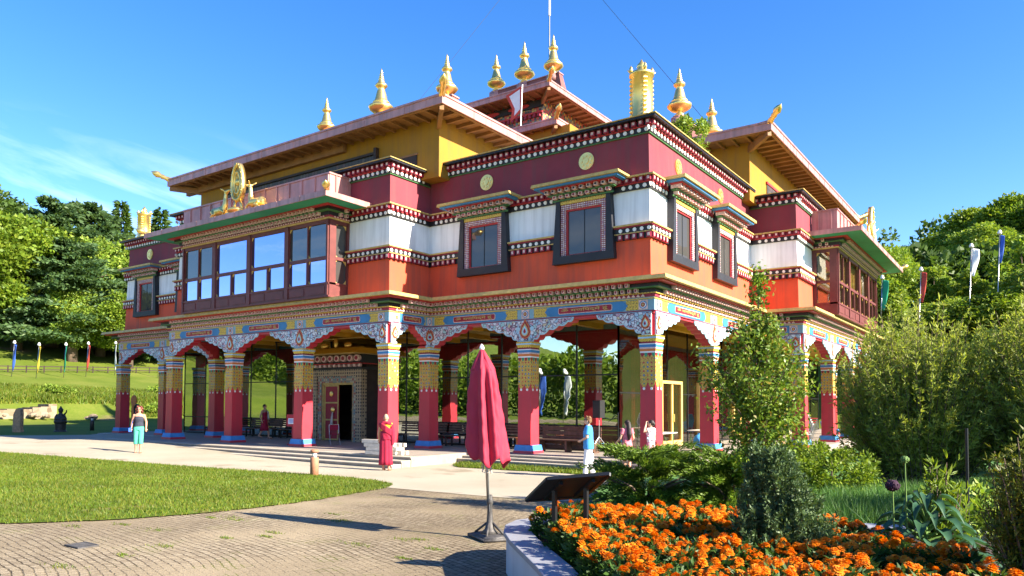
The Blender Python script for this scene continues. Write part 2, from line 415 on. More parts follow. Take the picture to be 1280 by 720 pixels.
# ------------------------------------------------------------------ temple
class Outline:
    """clockwise plan polygon; everything on a wall is placed by edge, run s along it, offset o out of it"""
    def __init__(s, pts):
        s.p = [Vector(p) for p in pts]; n = len(pts); s.n = n
        s.d = [(s.p[(i+1) % n]-s.p[i]) for i in range(n)]; s.L = [d.length for d in s.d]; s.d = [d.normalized() for d in s.d]
        s.nn = [Vector((-d.y, d.x)) for d in s.d]
    def vert(s, i, o): i %= s.n; return s.p[i]+(s.nn[i-1]+s.nn[i])*o
    def pt(s, i, run, o): return s.p[i]+s.d[i]*run+s.nn[i]*o
    def convex(s, i): i %= s.n; return s.d[i-1].dot(s.nn[i]) < 0
    def layer(s, mb, i, a0, b0, z0, z1, k, a1=None, b1=None, gaps=()):
        """wall layer between offsets a (inner) and b (outer), mitred at the corners, cut at gaps"""
        a1 = a0 if a1 is None else a1; b1 = b0 if b1 is None else b1
        cuts = []; pos = 0.
        for g0, g1 in sorted(gaps):
            cuts.append((pos, g0)); pos = g1
        cuts.append((pos, s.L[i]))
        for u, v in cuts:
            if v-u < 1e-3: continue
            def P(run, o):
                if run == 0.: return s.vert(i, o)
                if run == s.L[i]: return s.vert(i+1, o)
                return s.pt(i, run, o)
            lo = [P(u, a0), P(v, a0), P(v, b0), P(u, b0)]; hi = [P(u, a1), P(v, a1), P(v, b1), P(u, b1)]
            mb.loft([(p.x, p.y, z0) for p in lo], [(p.x, p.y, z1) for p in hi], k)
    def ring(s, mb, edges, *a, **kw):
        for i in edges: s.layer(mb, i, *a, **kw)
    def box(s, mb, i, s0, s1, o0, o1, z0, z1, k):
        ps = [s.pt(i, s0, o0), s.pt(i, s1, o0), s.pt(i, s1, o1), s.pt(i, s0, o1)]
        mb.prism([(p.x, p.y) for p in ps], z0, z1, k)
    def plate(s, mb, i, poly, o0, o1, k):
        """polygon given as (run, z) pairs, thick from o0 to o1"""
        lo = [(*s.pt(i, a, o0), z) for a, z in poly]; hi = [(*s.pt(i, a, o1), z) for a, z in poly]
        mb.loft(lo, hi, k)
    def dentils(s, mb, i, o0, o1, z0, z1, pitch, w, k, gaps=(), tip=None, tk=None):
        u = -o1 if s.convex(i) else o1; u = -(o1-.02) if s.convex(i) else o1+.02
        v = s.L[i]+((o1-.02) if s.convex(i+1) else -(o1+.02))
        n = max(1, round((v-u)/pitch)); st = (v-u)/n
        for j in range(n):
            c = u+(j+.5)*st
            if any(g0-w < c < g1+w for g0, g1 in gaps): continue
            s.box(mb, i, c-w/2, c+w/2, o0, o1, z0, z1, k)
            if tip: s.box(mb, i, c-w*tip/2, c+w*tip/2, o1, o1+.012, z0+(z1-z0)*.2, z1-(z1-z0)*.2, tk)
    def discs(s, mb, i, o0, o1, z, r, pitch, k, gaps=()):
        u = -(o1-.02) if s.convex(i) else o1+.02
        v = s.L[i]+((o1-.02) if s.convex(i+1) else -(o1+.02))
        n = max(1, round((v-u)/pitch)); st = (v-u)/n
        for j in range(n):
            c = u+(j+.5)*st
            if any(g0-r < c < g1+r for g0, g1 in gaps): continue
            s.plate(mb, i, [(c+r*math.cos(a*math.pi/4+.39), z+r*math.sin(a*math.pi/4+.39)) for a in range(8)], o0, o1, k)
    def teeth(s, mb, i, o0, o1, z0, z1, pitch, k):
        u = -(o1-.02) if s.convex(i) else o1+.02
        v = s.L[i]+((o1-.02) if s.convex(i+1) else -(o1+.02))
        n = max(1, round((v-u)/pitch)); st = (v-u)/n
        for j in range(n):
            c = u+(j+.5)*st
            s.plate(mb, i, [(c-st*.42, z0), (c+st*.42, z0), (c, z1)], o0, o1, k)

AX, PW, FD = 9.56, 14.63, 2.26
FW, BD = 33.52, 36.
RA, RP, RD = 10.6, 15.7, 1.98
O = Outline([(0, 0), (-AX, 0), (-AX, -FD), (-AX-PW, -FD), (-AX-PW, 0), (-FW, 0), (-FW, BD), (0, BD), (0, RA+RP), (RD, RA+RP), (RD, RA), (0, RA)])
ALL = list(range(12)); SEEN = [0, 1, 2, 3, 4, 7, 8, 9, 10, 11]
PROJ = {1, 2, 3, 8, 9, 10}
WIN = {0: [2.56, 6.90], 4: [FW-AX-PW-6.9, FW-AX-PW-2.56], 11: [RA-7.0, RA-2.67], 7: [2.67, 7.0]}
BAYGAP = {2: [(2.39, 12.39)], 9: [(2.9, 12.9)]}
def gaps(i): return [(c-1.16, c+1.16) for c in WIN.get(i, [])]+BAYGAP.get(i, [])
def top(i): return 10.95 if i in PROJ else 11.2
def woff(z): return -.11-.026*(z-5.8)
T = empty('temple', 'large red white and maroon temple with painted arcades, copper eaves and gilded spires', 'temple', (0, 0, 0))

# ---- walls of the upper storey, one band of paint above the other
mb = MB()
for i in ALL:
    t = top(i)-.45
    for z0, z1, k in ((5.7, 7.4, 'orange_plaster'), (7.4, 9.0, 'white_plaster'), (9.0, t, 'maroon_plaster')):
        O.layer(mb, i, -.8, woff(z0), z0, z1, k, b1=woff(z1))
    O.layer(mb, i, -.8, woff(t), t, top(i)-.05, 'maroon_plaster', b1=woff(t))
mb.build('wall', T)
mb = MB()     # floor slab of the storey above the porch = porch ceiling; terrace roof
inner = [O.vert(i, -.45) for i in ALL]
mb.prism([(p.x, p.y) for p in inner], 5.0, 5.68, 'ceiling_yellow')
for i in range(14):                       # ceiling beams
    x = -2-i*2.3
    mb.box((x-.12, -1.6 if -24 < x < -9.7 else .5, 4.8), (x+.12, 34, 4.999), 'ceiling_yellow')
mb.build('porch_ceiling', T)
mb = MB(); mb.prism([(p.x, p.y) for p in [O.vert(i, -.79) for i in ALL]], 10.3, 10.6, 'stone_slab'); mb.build('terrace_roof', T)

# ---- dotted string courses
def courses():
    for rows, nm in ((0, 'string_course'), (1, 'string_course'), (2, 'parapet_cornice')):
        whole = MB()
        for i in SEEN+[5, 6]:
            cuts = []; pos = 0.
            for g0, g1 in sorted(gaps(i)) if rows < 2 else []: cuts.append((pos, g0)); pos = g1
            cuts.append((pos, O.L[i]))
            for u, v in cuts:
                mb = whole if rows == 2 else MB()
                g = ([(0., u)] if u > 0 else [])+([(v, O.L[i])] if v < O.L[i] else [])
                fine = i in SEEN
                if rows == 0:
                    w = woff(7.45)-.02
                    O.layer(mb, i, w, w+.09, 7.21, 7.40, 'black_trim', gaps=g)
                    O.layer(mb, i, w, w+.15, 7.40, 7.43, 'gold_trim', gaps=g)
                    O.layer(mb, i, w, w+.13, 7.43, 7.60, 'black_trim', gaps=g)
                    O.layer(mb, i, w, w+.17, 7.60, 7.645, 'dentil_maroon', gaps=g)
                    O.layer(mb, i, w, w+.22, 7.645, 7.70, 'gold_trim', gaps=g)
                    if fine:
                        O.dentils(mb, i, w+.09, w+.17, 7.21, 7.385, .26, .15, 'dentil_maroon', g, .5, 'pink_white')
                        O.discs(mb, i, w+.13, w+.16, 7.515, .066, .26, 'white_paint', g)
                elif rows == 1:
                    w = woff(9.1)-.02
                    O.layer(mb, i, w, w+.10, 8.86, 9.05, 'black_trim', gaps=g)
                    O.layer(mb, i, w, w+.14, 9.05, 9.085, 'red_trim', gaps=g)
                    O.layer(mb, i, w, w+.12, 9.085, 9.25, 'dentil_maroon', gaps=g)
                    O.layer(mb, i, w, w+.26, 9.25, 9.30, 'gold_trim', gaps=g)
                    if fine:
                        O.discs(mb, i, w+.10, w+.13, 8.955, .07, .26, 'white_paint', g)
                        O.dentils(mb, i, w+.12, w+.22, 9.09, 9.24, .26, .15, 'dentil_maroon', g, .5, 'pink_white')
                else:
                    t = top(i); w = woff(t-.45)-.02
                    O.layer(mb, i, w, w+.08, t-.50, t-.465, 'green_trim')
                    O.layer(mb, i, w, w+.10, t-.465, t-.30, 'black_trim')
                    O.layer(mb, i, w, w+.15, t-.30, t-.27, 'red_trim')
                    O.layer(mb, i, w, w+.15, t-.27, t-.10, 'black_trim')
                    O.layer(mb, i, w-.6, w+.42, t-.10, t-.03, 'steel_dark')
                    O.layer(mb, i, w-.6, w+.46, t-.03, t, 'gold_trim')
                    if fine:
                        O.discs(mb, i, w+.10, w+.13, t-.38, .07, .26, 'white_paint')
                        O.dentils(mb, i, w+.15, w+.27, t-.26, t-.11, .26, .16, 'dentil_maroon', (), .55, 'pink_white')
                if rows < 2: mb.build(nm, T)
        if rows == 2: whole.build(nm, T)
courses()

# ---- the deep cornice between porch and upper storey
mb = MB()
for i in ALL:
    O.layer(mb, i, -.44, .10, 5.2, 5.23, 'lightblue_paint')
    O.layer(mb, i, -.44, .14, 5.23, 5.33, 'dentil_maroon')
    O.layer(mb, i, -.44, .20, 5.33, 5.365, 'fretwork')
    O.layer(mb, i, -.44, .18, 5.365, 5.49, 'black_trim')
    O.layer(mb, i, -.44, .40, 5.49, 5.525, 'green_trim')
    O.layer(mb, i, -.44, .38, 5.525, 5.645, 'black_trim')
    O.layer(mb, i, -.44, .64, 5.645, 5.69, 'red_trim')
    if i in SEEN:
        O.teeth(mb, i, .14, .165, 5.235, 5.325, .17, 'pink_white')
        O.dentils(mb, i, .18, .32, 5.368, 5.487, .24, .11, 'pink_white', (), .5, 'dentil_maroon')
        O.dentils(mb, i, .38, .54, 5.528, 5.642, .24, .11, 'pink_white', (), .5, 'dentil_maroon')
mb.build('porch_cornice', T)
mb = MB()
for i in ALL: O.layer(mb, i, -.78, .80, 5.69, 5.82, 'gold_trim', a1=-.78, b1=.76)
mb.build('ledge', T)

# ---- frieze beam, inscription panels, rosettes, columns
FR = .10
mb = MB()
for i in ALL:
    O.layer(mb, i, -.42, FR, 4.77, 5.2, 'frieze_blue')
    O.layer(mb, i, -.43, FR+.02, 4.77, 4.80, 'dentil_maroon'); O.layer(mb, i, -.43, FR+.03, 5.165, 5.198, 'fretwork')
    O.layer(mb, i, -.40, FR-.03, 4.70, 4.768, 'column_red')
mb.build('frieze_beam', T)
COLS = {0: [0, 4.88, AX], 1: [0, FD], 2: [0, 4.93, 9.70, PW], 3: [0, FD], 4: [0, 4.67, FW-AX-PW],
        7: [0, 4.7, BD-RA-RP], 8: [0, RD], 9: [0, 5.45, 10.25, RP], 10: [0, RD], 11: [0, 5.3, RA]}
def text_mesh():
    cu = bpy.data.curves.new('lettering', 'FONT'); cu.body = 'ॐ मणिपद्मे हूं'; cu.align_x = 'CENTER'; cu.size = 1.
    cu.extrude = .02; cu.offset = .012; cu.resolution_u = 2
    o = bpy.data.objects.new('lettering', cu); COL.objects.link(o)
    bpy.context.view_layer.update()
    me = bpy.data.meshes.new_from_object(o.evaluated_get(bpy.context.evaluated_depsgraph_get()))
    bpy.data.objects.remove(o); bpy.data.curves.remove(cu)
    n = len(me.vertices); co = np.zeros(n*3, np.float32); me.vertices.foreach_get('co', co); co = co.reshape(-1, 3)
    lo, hi = co.min(0), co.max(0); co -= (lo+hi)/2; co[:, :2] /= (hi-lo)[:2]
    me.vertices.foreach_set('co', co.ravel()); me.update()
    me.materials.clear(); me.materials.append(M['gold_trim']); me.name = 'lettering'
    return me
TXT = text_mesh()
def hexplate(mb, i, a, b, z0, z1, tipw, o0, o1, k):
    zm = (z0+z1)/2
    O.plate(mb, i, [(a, zm), (a+tipw*.5, z0+.05), (a+tipw, z0), (b-tipw, z0), (b-tipw*.5, z0+.05), (b, zm), (b-tipw*.5, z1-.05), (b-tipw, z1), (a+tipw, z1), (a+tipw*.5, z1-.05)], o0, o1, k)
def inscription(i, a, b):
    """one painted panel between two columns: blue lozenge, red cartouche with gilt letters, yellow fret either side"""
    w = b-a; z0, z1 = 4.825, 5.145; c = (a+b)/2
    e = .14*w if w > 3 else .10*w; tipw = .22 if w > 3 else .12
    mb = MB(); hexplate(mb, i, a+e, b-e, z0, z1, tipw, FR, FR+.022, 'blue_paint')
    p = mb.build('inscription_panel', T)
    mb = MB(); cw = (w-2*e)*.31
    O.plate(mb, i, [(c-cw-.05, z0+.09), (c-cw, z0+.045), (c+cw, z0+.045), (c+cw+.05, z0+.09), (c+cw+.05, z1-.09), (c+cw, z1-.045), (c-cw, z1-.045), (c-cw-.05, z1-.09)], FR+.022, FR+.034, 'pink_white')
    O.plate(mb, i, [(c-cw-.02, z0+.095), (c-cw+.02, z0+.07), (c+cw-.02, z0+.07), (c+cw+.02, z0+.095), (c+cw+.02, z1-.095), (c+cw-.02, z1-.07), (c-cw+.02, z1-.07), (c-cw-.02, z1-.095)], FR+.034, FR+.046, 'door_red')
    mb.build('cartouche', p)
    q = O.pt(i, c, FR+.052); nn = O.nn[i]
    rz = math.atan2(nn.y, nn.x)+math.pi/2
    link('lettering', TXT, p, (q.x, q.y, (z0+z1)/2), (math.pi/2, 0, rz), (cw*1.86, .155, .3))
    for s0, s1 in ((a+.16, a+e+tipw*.3), (b-e-tipw*.3, b-.16)):
        mb = MB(); O.box(mb, i, s0, s1, FR, FR+.012, z0, z1, 'fretwork'); mb.build('fret_block', p)
def rosette(i, c, hw=.17):
    mb = MB()
    O.box(mb, i, c-hw, c+hw, FR, FR+.028, 4.83, 5.14, 'pink_white')
    for r, k, o in ((.13, 'blue_paint', .034), (.10, 'white_paint', .04), (.075, 'door_red', .046), (.04, 'gold_trim', .052)):
        O.plate(mb, i, [(c+r*math.cos(a*math.pi/6), 4.985+r*math.sin(a*math.pi/6)) for a in range(12)], FR, FR+o, k)
    mb.build('rosette', T)

def arm_profile(L, lift=0.):
    """lobed underside of a bracket arm, (run, z) from the column outwards"""
    N = [(.26, 3.98), (.36, 4.06), (.60, 4.22), (.98, 4.38), (1.38, 4.50), (1.74, 4.60), (1.98, 4.74)]
    f = L/1.98; pts = []
    for (a, z), (b, y) in zip(N, N[1:]):
        for k in range(5):
            t = k/5; bulge = .075*math.sin(math.pi*t)
            nx, nz = (y-z), -(b-a); l = math.hypot(nx, nz)
            pts.append(((a+(b-a)*t+nx/l*bulge)*f if a > .3 else a+(b-a)*t, z+(y-z)*t+nz/l*bulge+lift))
    pts.append((L, 4.74+lift*.3))
    return pts
def column(edges, x, y):
    """square painted column at plan point x, y; edges = [(edge, run, left arm length, right arm length)]"""
    sh = MB()
    def sq(h): return [(x-h, y-h), (x+h, y-h), (x+h, y+h), (x-h, y+h)]
    sh.prism(sq(.275), .30, 2.48, 'column_red', sq(.262)); c = sh.build('column', T)
    mb = MB(); mb.prism(sq(.40), 0, .10, 'column_red', sq(.385)); mb.prism(sq(.375), .10, .30, 'blue_plinth', sq(.34)); mb.build('plinth', c)
    mb = MB(); mb.prism(sq(.268), 2.48, 3.42, 'brocade', sq(.262))
    for z0, z1, k, h in ((3.42, 3.47, 'white_paint', .272), (3.47, 3.55, 'orange_disc', .277), (3.55, 3.60, 'pink_white', .282), (3.60, 3.69, 'blue_paint', .288), (3.69, 3.72, 'white_paint', .295)):
        mb.prism(sq(h), z0, z1, k)
    for ax in range(4):                   # lobed hem with pearl drops; blue and green leaf tips under the stripes
        ux, uy = [(1, 0), (0, 1), (-1, 0), (0, -1)][ax]; nx, ny = uy, -ux
        def F(u, z, o): return (x+ux*u+nx*o, y+uy*u+ny*o, z)
        for cc in (-.13, .13):
            poly = [(cc-.13, 2.50), (cc-.10, 2.40), (cc, 2.27), (cc+.10, 2.40), (cc+.13, 2.50)]
            mb.loft([F(u, z, .262) for u, z in poly], [F(u, z, .276) for u, z in poly], 'brocade')
            ring = [(cc+.045*math.cos(a*math.pi/4), 2.27+.045*math.sin(a*math.pi/4)) for a in range(8)]
            mb.loft([F(u, z, .27) for u, z in ring], [F(u, z, .285) for u, z in ring], 'white_paint')
            for sg, k in ((-.065, 'door_red'), (.065, 'green_soffit')):
                poly = [(cc+sg-.055, 3.42), (cc+sg+.055, 3.42), (cc+sg+.04, 3.34), (cc+sg, 3.28), (cc+sg-.04, 3.34)]
                mb.loft([F(u, z, .262) for u, z in poly], [F(u, z, .274) for u, z in poly], k)
        ring = [(.045*math.cos(a*math.pi/4)+.26, 2.42+.045*math.sin(a*math.pi/4)) for a in range(8)]
    mb.build('brocade_band', c)
    mb = MB(); mb.prism(sq(.26), 3.72, 3.78, 'dentil_maroon'); mb.prism(sq(.28), 3.78, 3.88, 'fretwork', sq(.31)); mb.prism(sq(.32), 3.88, 3.93, 'lightblue_paint'); mb.prism(sq(.31), 3.93, 3.985, 'fretwork', sq(.33))
    mb.build('capital', c)
    mb = MB(); face = MB(); first = True
    for (i, run, la, lb) in edges:
        for sgn, L in ((-1, la), (1, lb)):
            if L < .3: continue
            prof = [(run+sgn*u, z) for u, z in arm_profile(L)]
            h = .28 if abs(la) > .3 and abs(lb) > .3 else .28
            poly = [(run+sgn*.002, 4.762), (run+sgn*.002, 3.99)]+prof+[(run+sgn*L, 4.762)]
            O.plate(mb, i, poly, -.30+.003*(not first), FR-.02, 'column_red')
            O.plate(mb, i, poly, FR-.02, FR+.012, 'lightblue_paint')
            pr2 = [(run+sgn*(max(.02, u-.015)), z) for u, z in arm_profile(L, .045)]
            O.plate(face, i, [(run+sgn*.004, 4.745), (run+sgn*.004, 4.03)]+pr2+[(run+sgn*(L-.06), 4.745)], FR+.012, FR+.03, 'scroll')
        first = False
    b = mb.build('bracket', c); face.build('bracket_painting', c)
    em = MB()
    for (i, run, la, lb) in edges:
        if la < .3 and lb < .3: continue
        cs = run if (la > .3 and lb > .3) else (run-.0+(.2 if lb > .3 else -.2))
        full = la > .3 and lb > .3
        sc = 1. if full else .7
        def drop(r, z, h, k, o):
            pts = [(cs+r*sc*math.sin(2*math.pi*a/14)*(1 if math.cos(2*math.pi*a/14) < .2 else .82), z+h*sc*(.5*math.cos(2*math.pi*a/14)+(.18 if a == 0 else 0))) for a in range(14)]
            O.plate(em, i, pts, FR+.03, FR+o, k)
        drop(.25, 4.40, .60, 'orange_disc', .040); drop(.215, 4.39, .52, 'door_red', .048); drop(.165, 4.38, .40, 'gold_trim', .056)
        drop(.12, 4.37, .30, 'lightblue_paint', .064); drop(.055, 4.37, .15, 'door_red', .072)
        for dx in (-.3, .3) if full else ():
            ring = [(cs+dx+.085*math.cos(a*math.pi/5), 4.45+.085*math.sin(a*math.pi/5)) for a in range(10)]
            O.plate(em, i, ring, FR+.03, FR+.042, 'lightblue_paint')
    if em.v: em.build('emblem', c)

def place_columns():
    node = {}
    for i, runs in COLS.items():
        for k, r in enumerate(runs):
            p = O.pt(i, r, 0)
            if k == 0: p = O.vert(i, -.10)
            elif k == len(runs)-1: p = O.vert(i+1, -.10)
            else: p = O.pt(i, r, -.10)
            key = (round(p.x, 2), round(p.y, 2))
            gl = (r-runs[k-1]) if k else 0; gr = (runs[k+1]-r) if k < len(runs)-1 else 0
            sh = lambda g: 0 if not g else (2.0 if g > 4.3 else g*.41)
            node.setdefault(key, []).append((i, r, sh(gl), sh(gr)))
        for k in range(len(runs)-1): inscription(i, runs[k]+.20, runs[k+1]-.20)
        for k, r in enumerate(runs):
            o = FR if k in (0, len(runs)-1) else 0
            cv = O.convex(i if k == 0 else i+1) if o else True
            c = r if not o else (r+(-o+.175 if k == 0 else o-.175) if cv else r+(o+.18 if k == 0 else -o-.18))
            rosette(i, c, .16)
    for (x, y), ed in node.items(): column(ed, x, y)
place_columns()

# ---- upper windows with sloping black surrounds and little awnings
def window(i, c):
    mb = MB()
    o0, o1 = -.17, .08
    for sg in (-1, 1):
        O.plate(mb, i, [(c+sg*.90, 6.92), (c+sg*1.19, 6.92), (c+sg*1.06, 8.84), (c+sg*.90, 8.84)], o0, o1, 'surround_black')
    O.plate(mb, i, [(c-1.212, 6.64), (c+1.212, 6.64), (c+1.191, 6.918), (c-1.191, 6.918)], o0, o1+.002, 'surround_black')
    O.plate(mb, i, [(c-.898, 8.72), (c+.898, 8.72), (c+.898, 8.838), (c-.898, 8.838)], o0, o1-.03, 'fretwork')
    w = mb.build('window', T)
    mb = MB()
    for s0, s1, z0, z1 in ((-.90, -.70, 6.92, 8.54), (.70, .90, 6.92, 8.54), (-.898, .898, 8.542, 8.718)):
        O.box(mb, i, c+s0, c+s1, o0, .02, z0, z1, 'window_lattice')
    mb.build('lattice_frame', w)
    mb = MB()
    for s0, s1, z0, z1 in ((-.698, -.65, 6.92, 8.54), (.64, .698, 6.92, 8.54), (-.65, .64, 8.48, 8.54), (-.65, .64, 6.92, 6.96)):
        O.box(mb, i, c+s0, c+s1, o0, -.03, z0, z1, 'red_trim')
    O.box(mb, i, c-.012, c+.012, o0, -.065, 6.96, 8.48, 'steel_dark')
    mb.build('frame', w)
    mb = MB(); O.box(mb, i, c-.65, c+.64, o0, -.08, 6.96, 8.48, 'lattice_glass'); mb.build('pane', w)
    mb = MB()
    O.box(mb, i, c-1.15, c+1.15, -.2, .06, 8.842, 9.31, 'black_trim')
    O.box(mb, i, c-1.2, c+1.2, .06, .10, 8.85, 8.90, 'green_trim')
    for k in range(9):
        s = c-1.04+k*.26
        O.box(mb, i, s-.075, s+.075, .06, .24, 8.92, 9.02, 'pink_white'); O.box(mb, i, s-.04, s+.04, .24, .25, 8.94, 9.0, 'dentil_maroon')
    O.box(mb, i, c-1.3, c+1.3, .06, .28, 9.03, 9.06, 'green_trim')
    for k in range(10):
        s = c-1.26+k*.28
        O.box(mb, i, s-.07, s+.07, .06, .44, 9.08, 9.19, 'pink_white'); O.box(mb, i, s-.04, s+.04, .44, .45, 9.10, 9.17, 'black_trim')
    O.box(mb, i, c-1.45, c+1.45, .06, .52, 9.20, 9.225, 'red_trim')
    O.box(mb, i, c-1.62, c+1.62, -.2, .64, 9.227, 9.29, 'blue_paint')
    O.plate(mb, i, [(c-1.72, 9.292), (c+1.72, 9.292), (c+1.68, 9.39), (c-1.68, 9.39)], -.2, .72, 'gold_trim')
    mb.build('awning', w)
for i, cs in WIN.items():
    for c in cs: window(i, c)
def medallion(i, c):
    mb = MB(); w = woff(10.2)
    for r, a, b in ((.30, -.02, .035), (.26, .035, .05), (.11, .05, .075)):
        O.plate(mb, i, [(c+r*math.cos(t*math.pi/12), 10.19+r*math.sin(t*math.pi/12)) for t in range(24)], w+a, w+b, 'gold')
    for t in range(8):
        a = t*math.pi/4
        O.plate(mb, i, [(c+.18*math.cos(a)+.05*math.cos(b*math.pi/3), 10.19+.18*math.sin(a)+.05*math.sin(b*math.pi/3)) for b in range(6)], w+.05, w+.07, 'gold')
    mb.build('medallion', T)
for i, cs in WIN.items():
    for c in cs: medallion(i, c)

# ---- glazed bays with canopies
def bay(pts, warm):
    B = Outline(pts); F = 0
    L = B.L[0]; D = B.L[1]
    mb = MB()
    B.ring(mb, range(4), -.18, 0, 5.84, 6.32, 'bay_wood'); B.ring(mb, range(4), -.18, .03, 6.32, 6.40, 'bay_wood')
    B.ring(mb, range(4), -.16, .0, 7.30, 7.42, 'bay_wood'); B.ring(mb, range(4), -.18, .0, 8.70, 8.84, 'bay_wood')
    B.ring(mb, range(4), -.18, .03, 5.83, 5.90, 'bay_wood')
    n = 4; st = L/n
    for k in range(n+1):
        c = k*st
        B.box(mb, 0, max(0.02, c-.12), min(L-.02, c+.12), -.18, .045, 5.9, 8.82, 'bay_wood')
    for e in (1, 3):
        if True:
            B.box(mb, e, .02, .34, -.18, .03, 5.9, 8.82, 'bay_wood') if e == 1 else B.box(mb, e, D-.34, D-.02, -.18, .03, 5.9, 8.82, 'bay_wood')
            B.box(mb, e, D-.2, D, -.18, .02, 5.9, 8.82, 'bay_wood') if e == 1 else B.box(mb, e, 0, .2, -.18, .02, 5.9, 8.82, 'bay_wood')
    for k in range(n):
        c = (k+.5)*st
        B.box(mb, 0, c-.04, c+.04, -.14, .015, 6.40, 7.30, 'bay_wood')
        if k in (0, n-1): B.box(mb, 0, c-.025, c+.025, -.14, .0, 7.42, 8.70, 'bay_wood')
        for q in (-1, 1):
            B.box(mb, 0, c+q*st*.245-.44, c+q*st*.245+.44, 0, .018, 5.96, 6.26, 'bay_wood')
    bw = mb.build('bay', T)
    for k in range(n):
        w0, w1 = k*st+.12, (k+1)*st-.12; c = (k+.5)*st
        pn = [(w0, c-.04, 6.40, 7.30), (c+.04, w1, 6.40, 7.30)]+([(w0, w1, 7.42, 8.70)] if k in (1, 2) else [(w0, c-.025, 7.42, 8.70), (c+.025, w1, 7.42, 8.70)])
        for a, b, z0, z1 in pn:
            up = z0 > 7.4
            k2 = 'warm_glass' if warm else ('dim_glass' if up and k in (0, 3) else 'sky_glass')
            mb = MB(); B.box(mb, 0, a, b, -.10, -.07, z0, z1, k2); q = .13
            for (x, z, sx, sz) in ((a, z0, 1, 1), (b, z0, -1, 1), (a, z1, 1, -1), (b, z1, -1, -1)):
                B.plate(mb, 0, [(x, z), (x+sx*q, z), (x+sx*q*.4, z+sz*q*.4), (x, z+sz*q)], -.07, -.05, 'curtain_yellow')
            mb.build('pane', bw)
    for e in (1, 3):
        a, b = (.34, D-.2) if e == 1 else (.2, D-.34)
        for z0, z1 in ((6.40, 7.30), (7.42, 8.70)):
            mb = MB(); B.box(mb, e, a, b, -.10, -.07, z0, z1, 'warm_glass' if warm else 'lattice_glass'); q = .16
            for (x, z, sx, sz) in ((a, z0, 1, 1), (b, z0, -1, 1), (a, z1, 1, -1), (b, z1, -1, -1)):
                B.plate(mb, e, [(x, z), (x+sx*q, z), (x+sx*q*.4, z+sz*q*.4), (x, z+sz*q)], -.07, -.05, 'curtain_yellow')
            mb.build('pane', bw)
    if warm:                              # pleated curtains behind the clear panes
        for k in range(n):
            mb = MB(); pts = []
            for u in range(29):
                s = k*st+.15+(st-.3)*u/28
                pts.append((s, -.32+.045*math.sin(u*1.57)))
            lo = []; hi = []
            A = [B.pt(0, s, o) for s, o in pts]; Bk = [B.pt(0, s, o-.015) for s, o in reversed(pts)]
            mb.loft([(p.x, p.y, 6.36) for p in A+Bk], [(p.x, p.y, 8.72) for p in A+Bk], 'curtain_yellow' if k in (1, 2) else 'cloth_pale')
            mb.build('curtain', bw)
        mb = MB(); B.box(mb, 3, .1, D-.2, -.34, -.32, 6.36, 8.72, 'curtain_yellow'); B.box(mb, 1, .1, D-.2, -.34, -.32, 6.36, 8.72, 'curtain_yellow'); mb.build('curtain', bw)
    mb = MB()
    for e in (0, 1, 3):
        B.layer(mb, e, -.17, .06, 8.84, 8.90, 'gold_trim'); B.layer(mb, e, -.17, .09, 8.90, 8.97, 'dentil_maroon')
        B.teeth(mb, e, .09, .11, 8.905, 8.965, .15, 'pink_white')
        B.layer(mb, e, -.17, .12, 8.97, 9.10, 'black_trim'); B.layer(mb, e, -.17, .30, 9.10, 9.13, 'green_trim')
        B.layer(mb, e, -.17, .28, 9.13, 9.25, 'black_trim'); B.layer(mb, e, -.17, .50, 9.25, 9.275, 'red_trim')
        B.dentils(mb, e, .12, .26, 8.975, 9.095, .23, .11, 'pink_white', (), .5, 'dentil_maroon')
        B.dentils(mb, e, .28, .44, 9.135, 9.245, .23, .11, 'pink_white', (), .5, 'dentil_maroon')
    mb.build('bay_cornice', bw)
    mb = MB()
    B.ring(mb, range(4), -.2, 1.17, 9.277, 9.30, 'green_soffit')
    cp = mb.build('canopy', T)
    mb = MB()
    for e in (0, 1, 3):
        B.layer(mb, e, 1.17, 1.21, 9.262, 9.47, 'copper')
        B.layer(mb, e, -.2, 1.168, 9.302, 9.60, 'copper', b1=1.168) if False else B.layer(mb, e, .0, 1.169, 9.302, 9.62, 'copper', a1=.0, b1=.02)
    for s in np.arange(-1.1, L+1.1, 1.35):  # joints of the copper sheets
        B.box(mb, 0, s-.012, s+.012, 1.21, 1.222, 9.262, 9.475, 'copper')
    mb.build('fascia', cp)
    mb = MB()
    for e in (0, 1, 3): B.layer(mb, e, -.15, 0, 9.3, 10.58, 'copper'); B.layer(mb, e, -.18, .04, 10.58, 10.64, 'copper')
    for s in np.arange(.05, L, .78): B.box(mb, 0, s-.02, s+.02, 0, .05, 9.55, 10.57, 'copper')
    for e in (1, 3):
        for s in np.arange(.25, D, .55): B.box(mb, e, s-.02, s+.02, 0, .05, 9.55, 10.57, 'copper')
    mb.build('attic', cp)
    for s in (-1.12, L+1.12):             # gilt buds on the corners of the canopy
        p = B.pt(0, s, 1.1); d = (B.pt(0, s+(.3 if s > 0 else -.3), 1.4)-p)
        mb = MB(); q = Vector((d.x, d.y, .16))
        base = Vector((p.x, p.y, 9.5))
        mb.tube([base-q*.5, base, base+q*.25, base+q*.45, base+q*.7, base+q*.95, base+q*1.2], [.09, .10, .08, .12, .15, .10, .01], 'gold', 12)
        mb.build('corner_bud', cp, True)
    return B
bay([(-11.95, -3.11), (-21.95, -3.11), (-21.95, -2.0), (-11.95, -2.0)], False)
bay([(2.90, 23.4), (2.90, 13.4), (1.8, 13.4), (1.8, 23.4)], True)

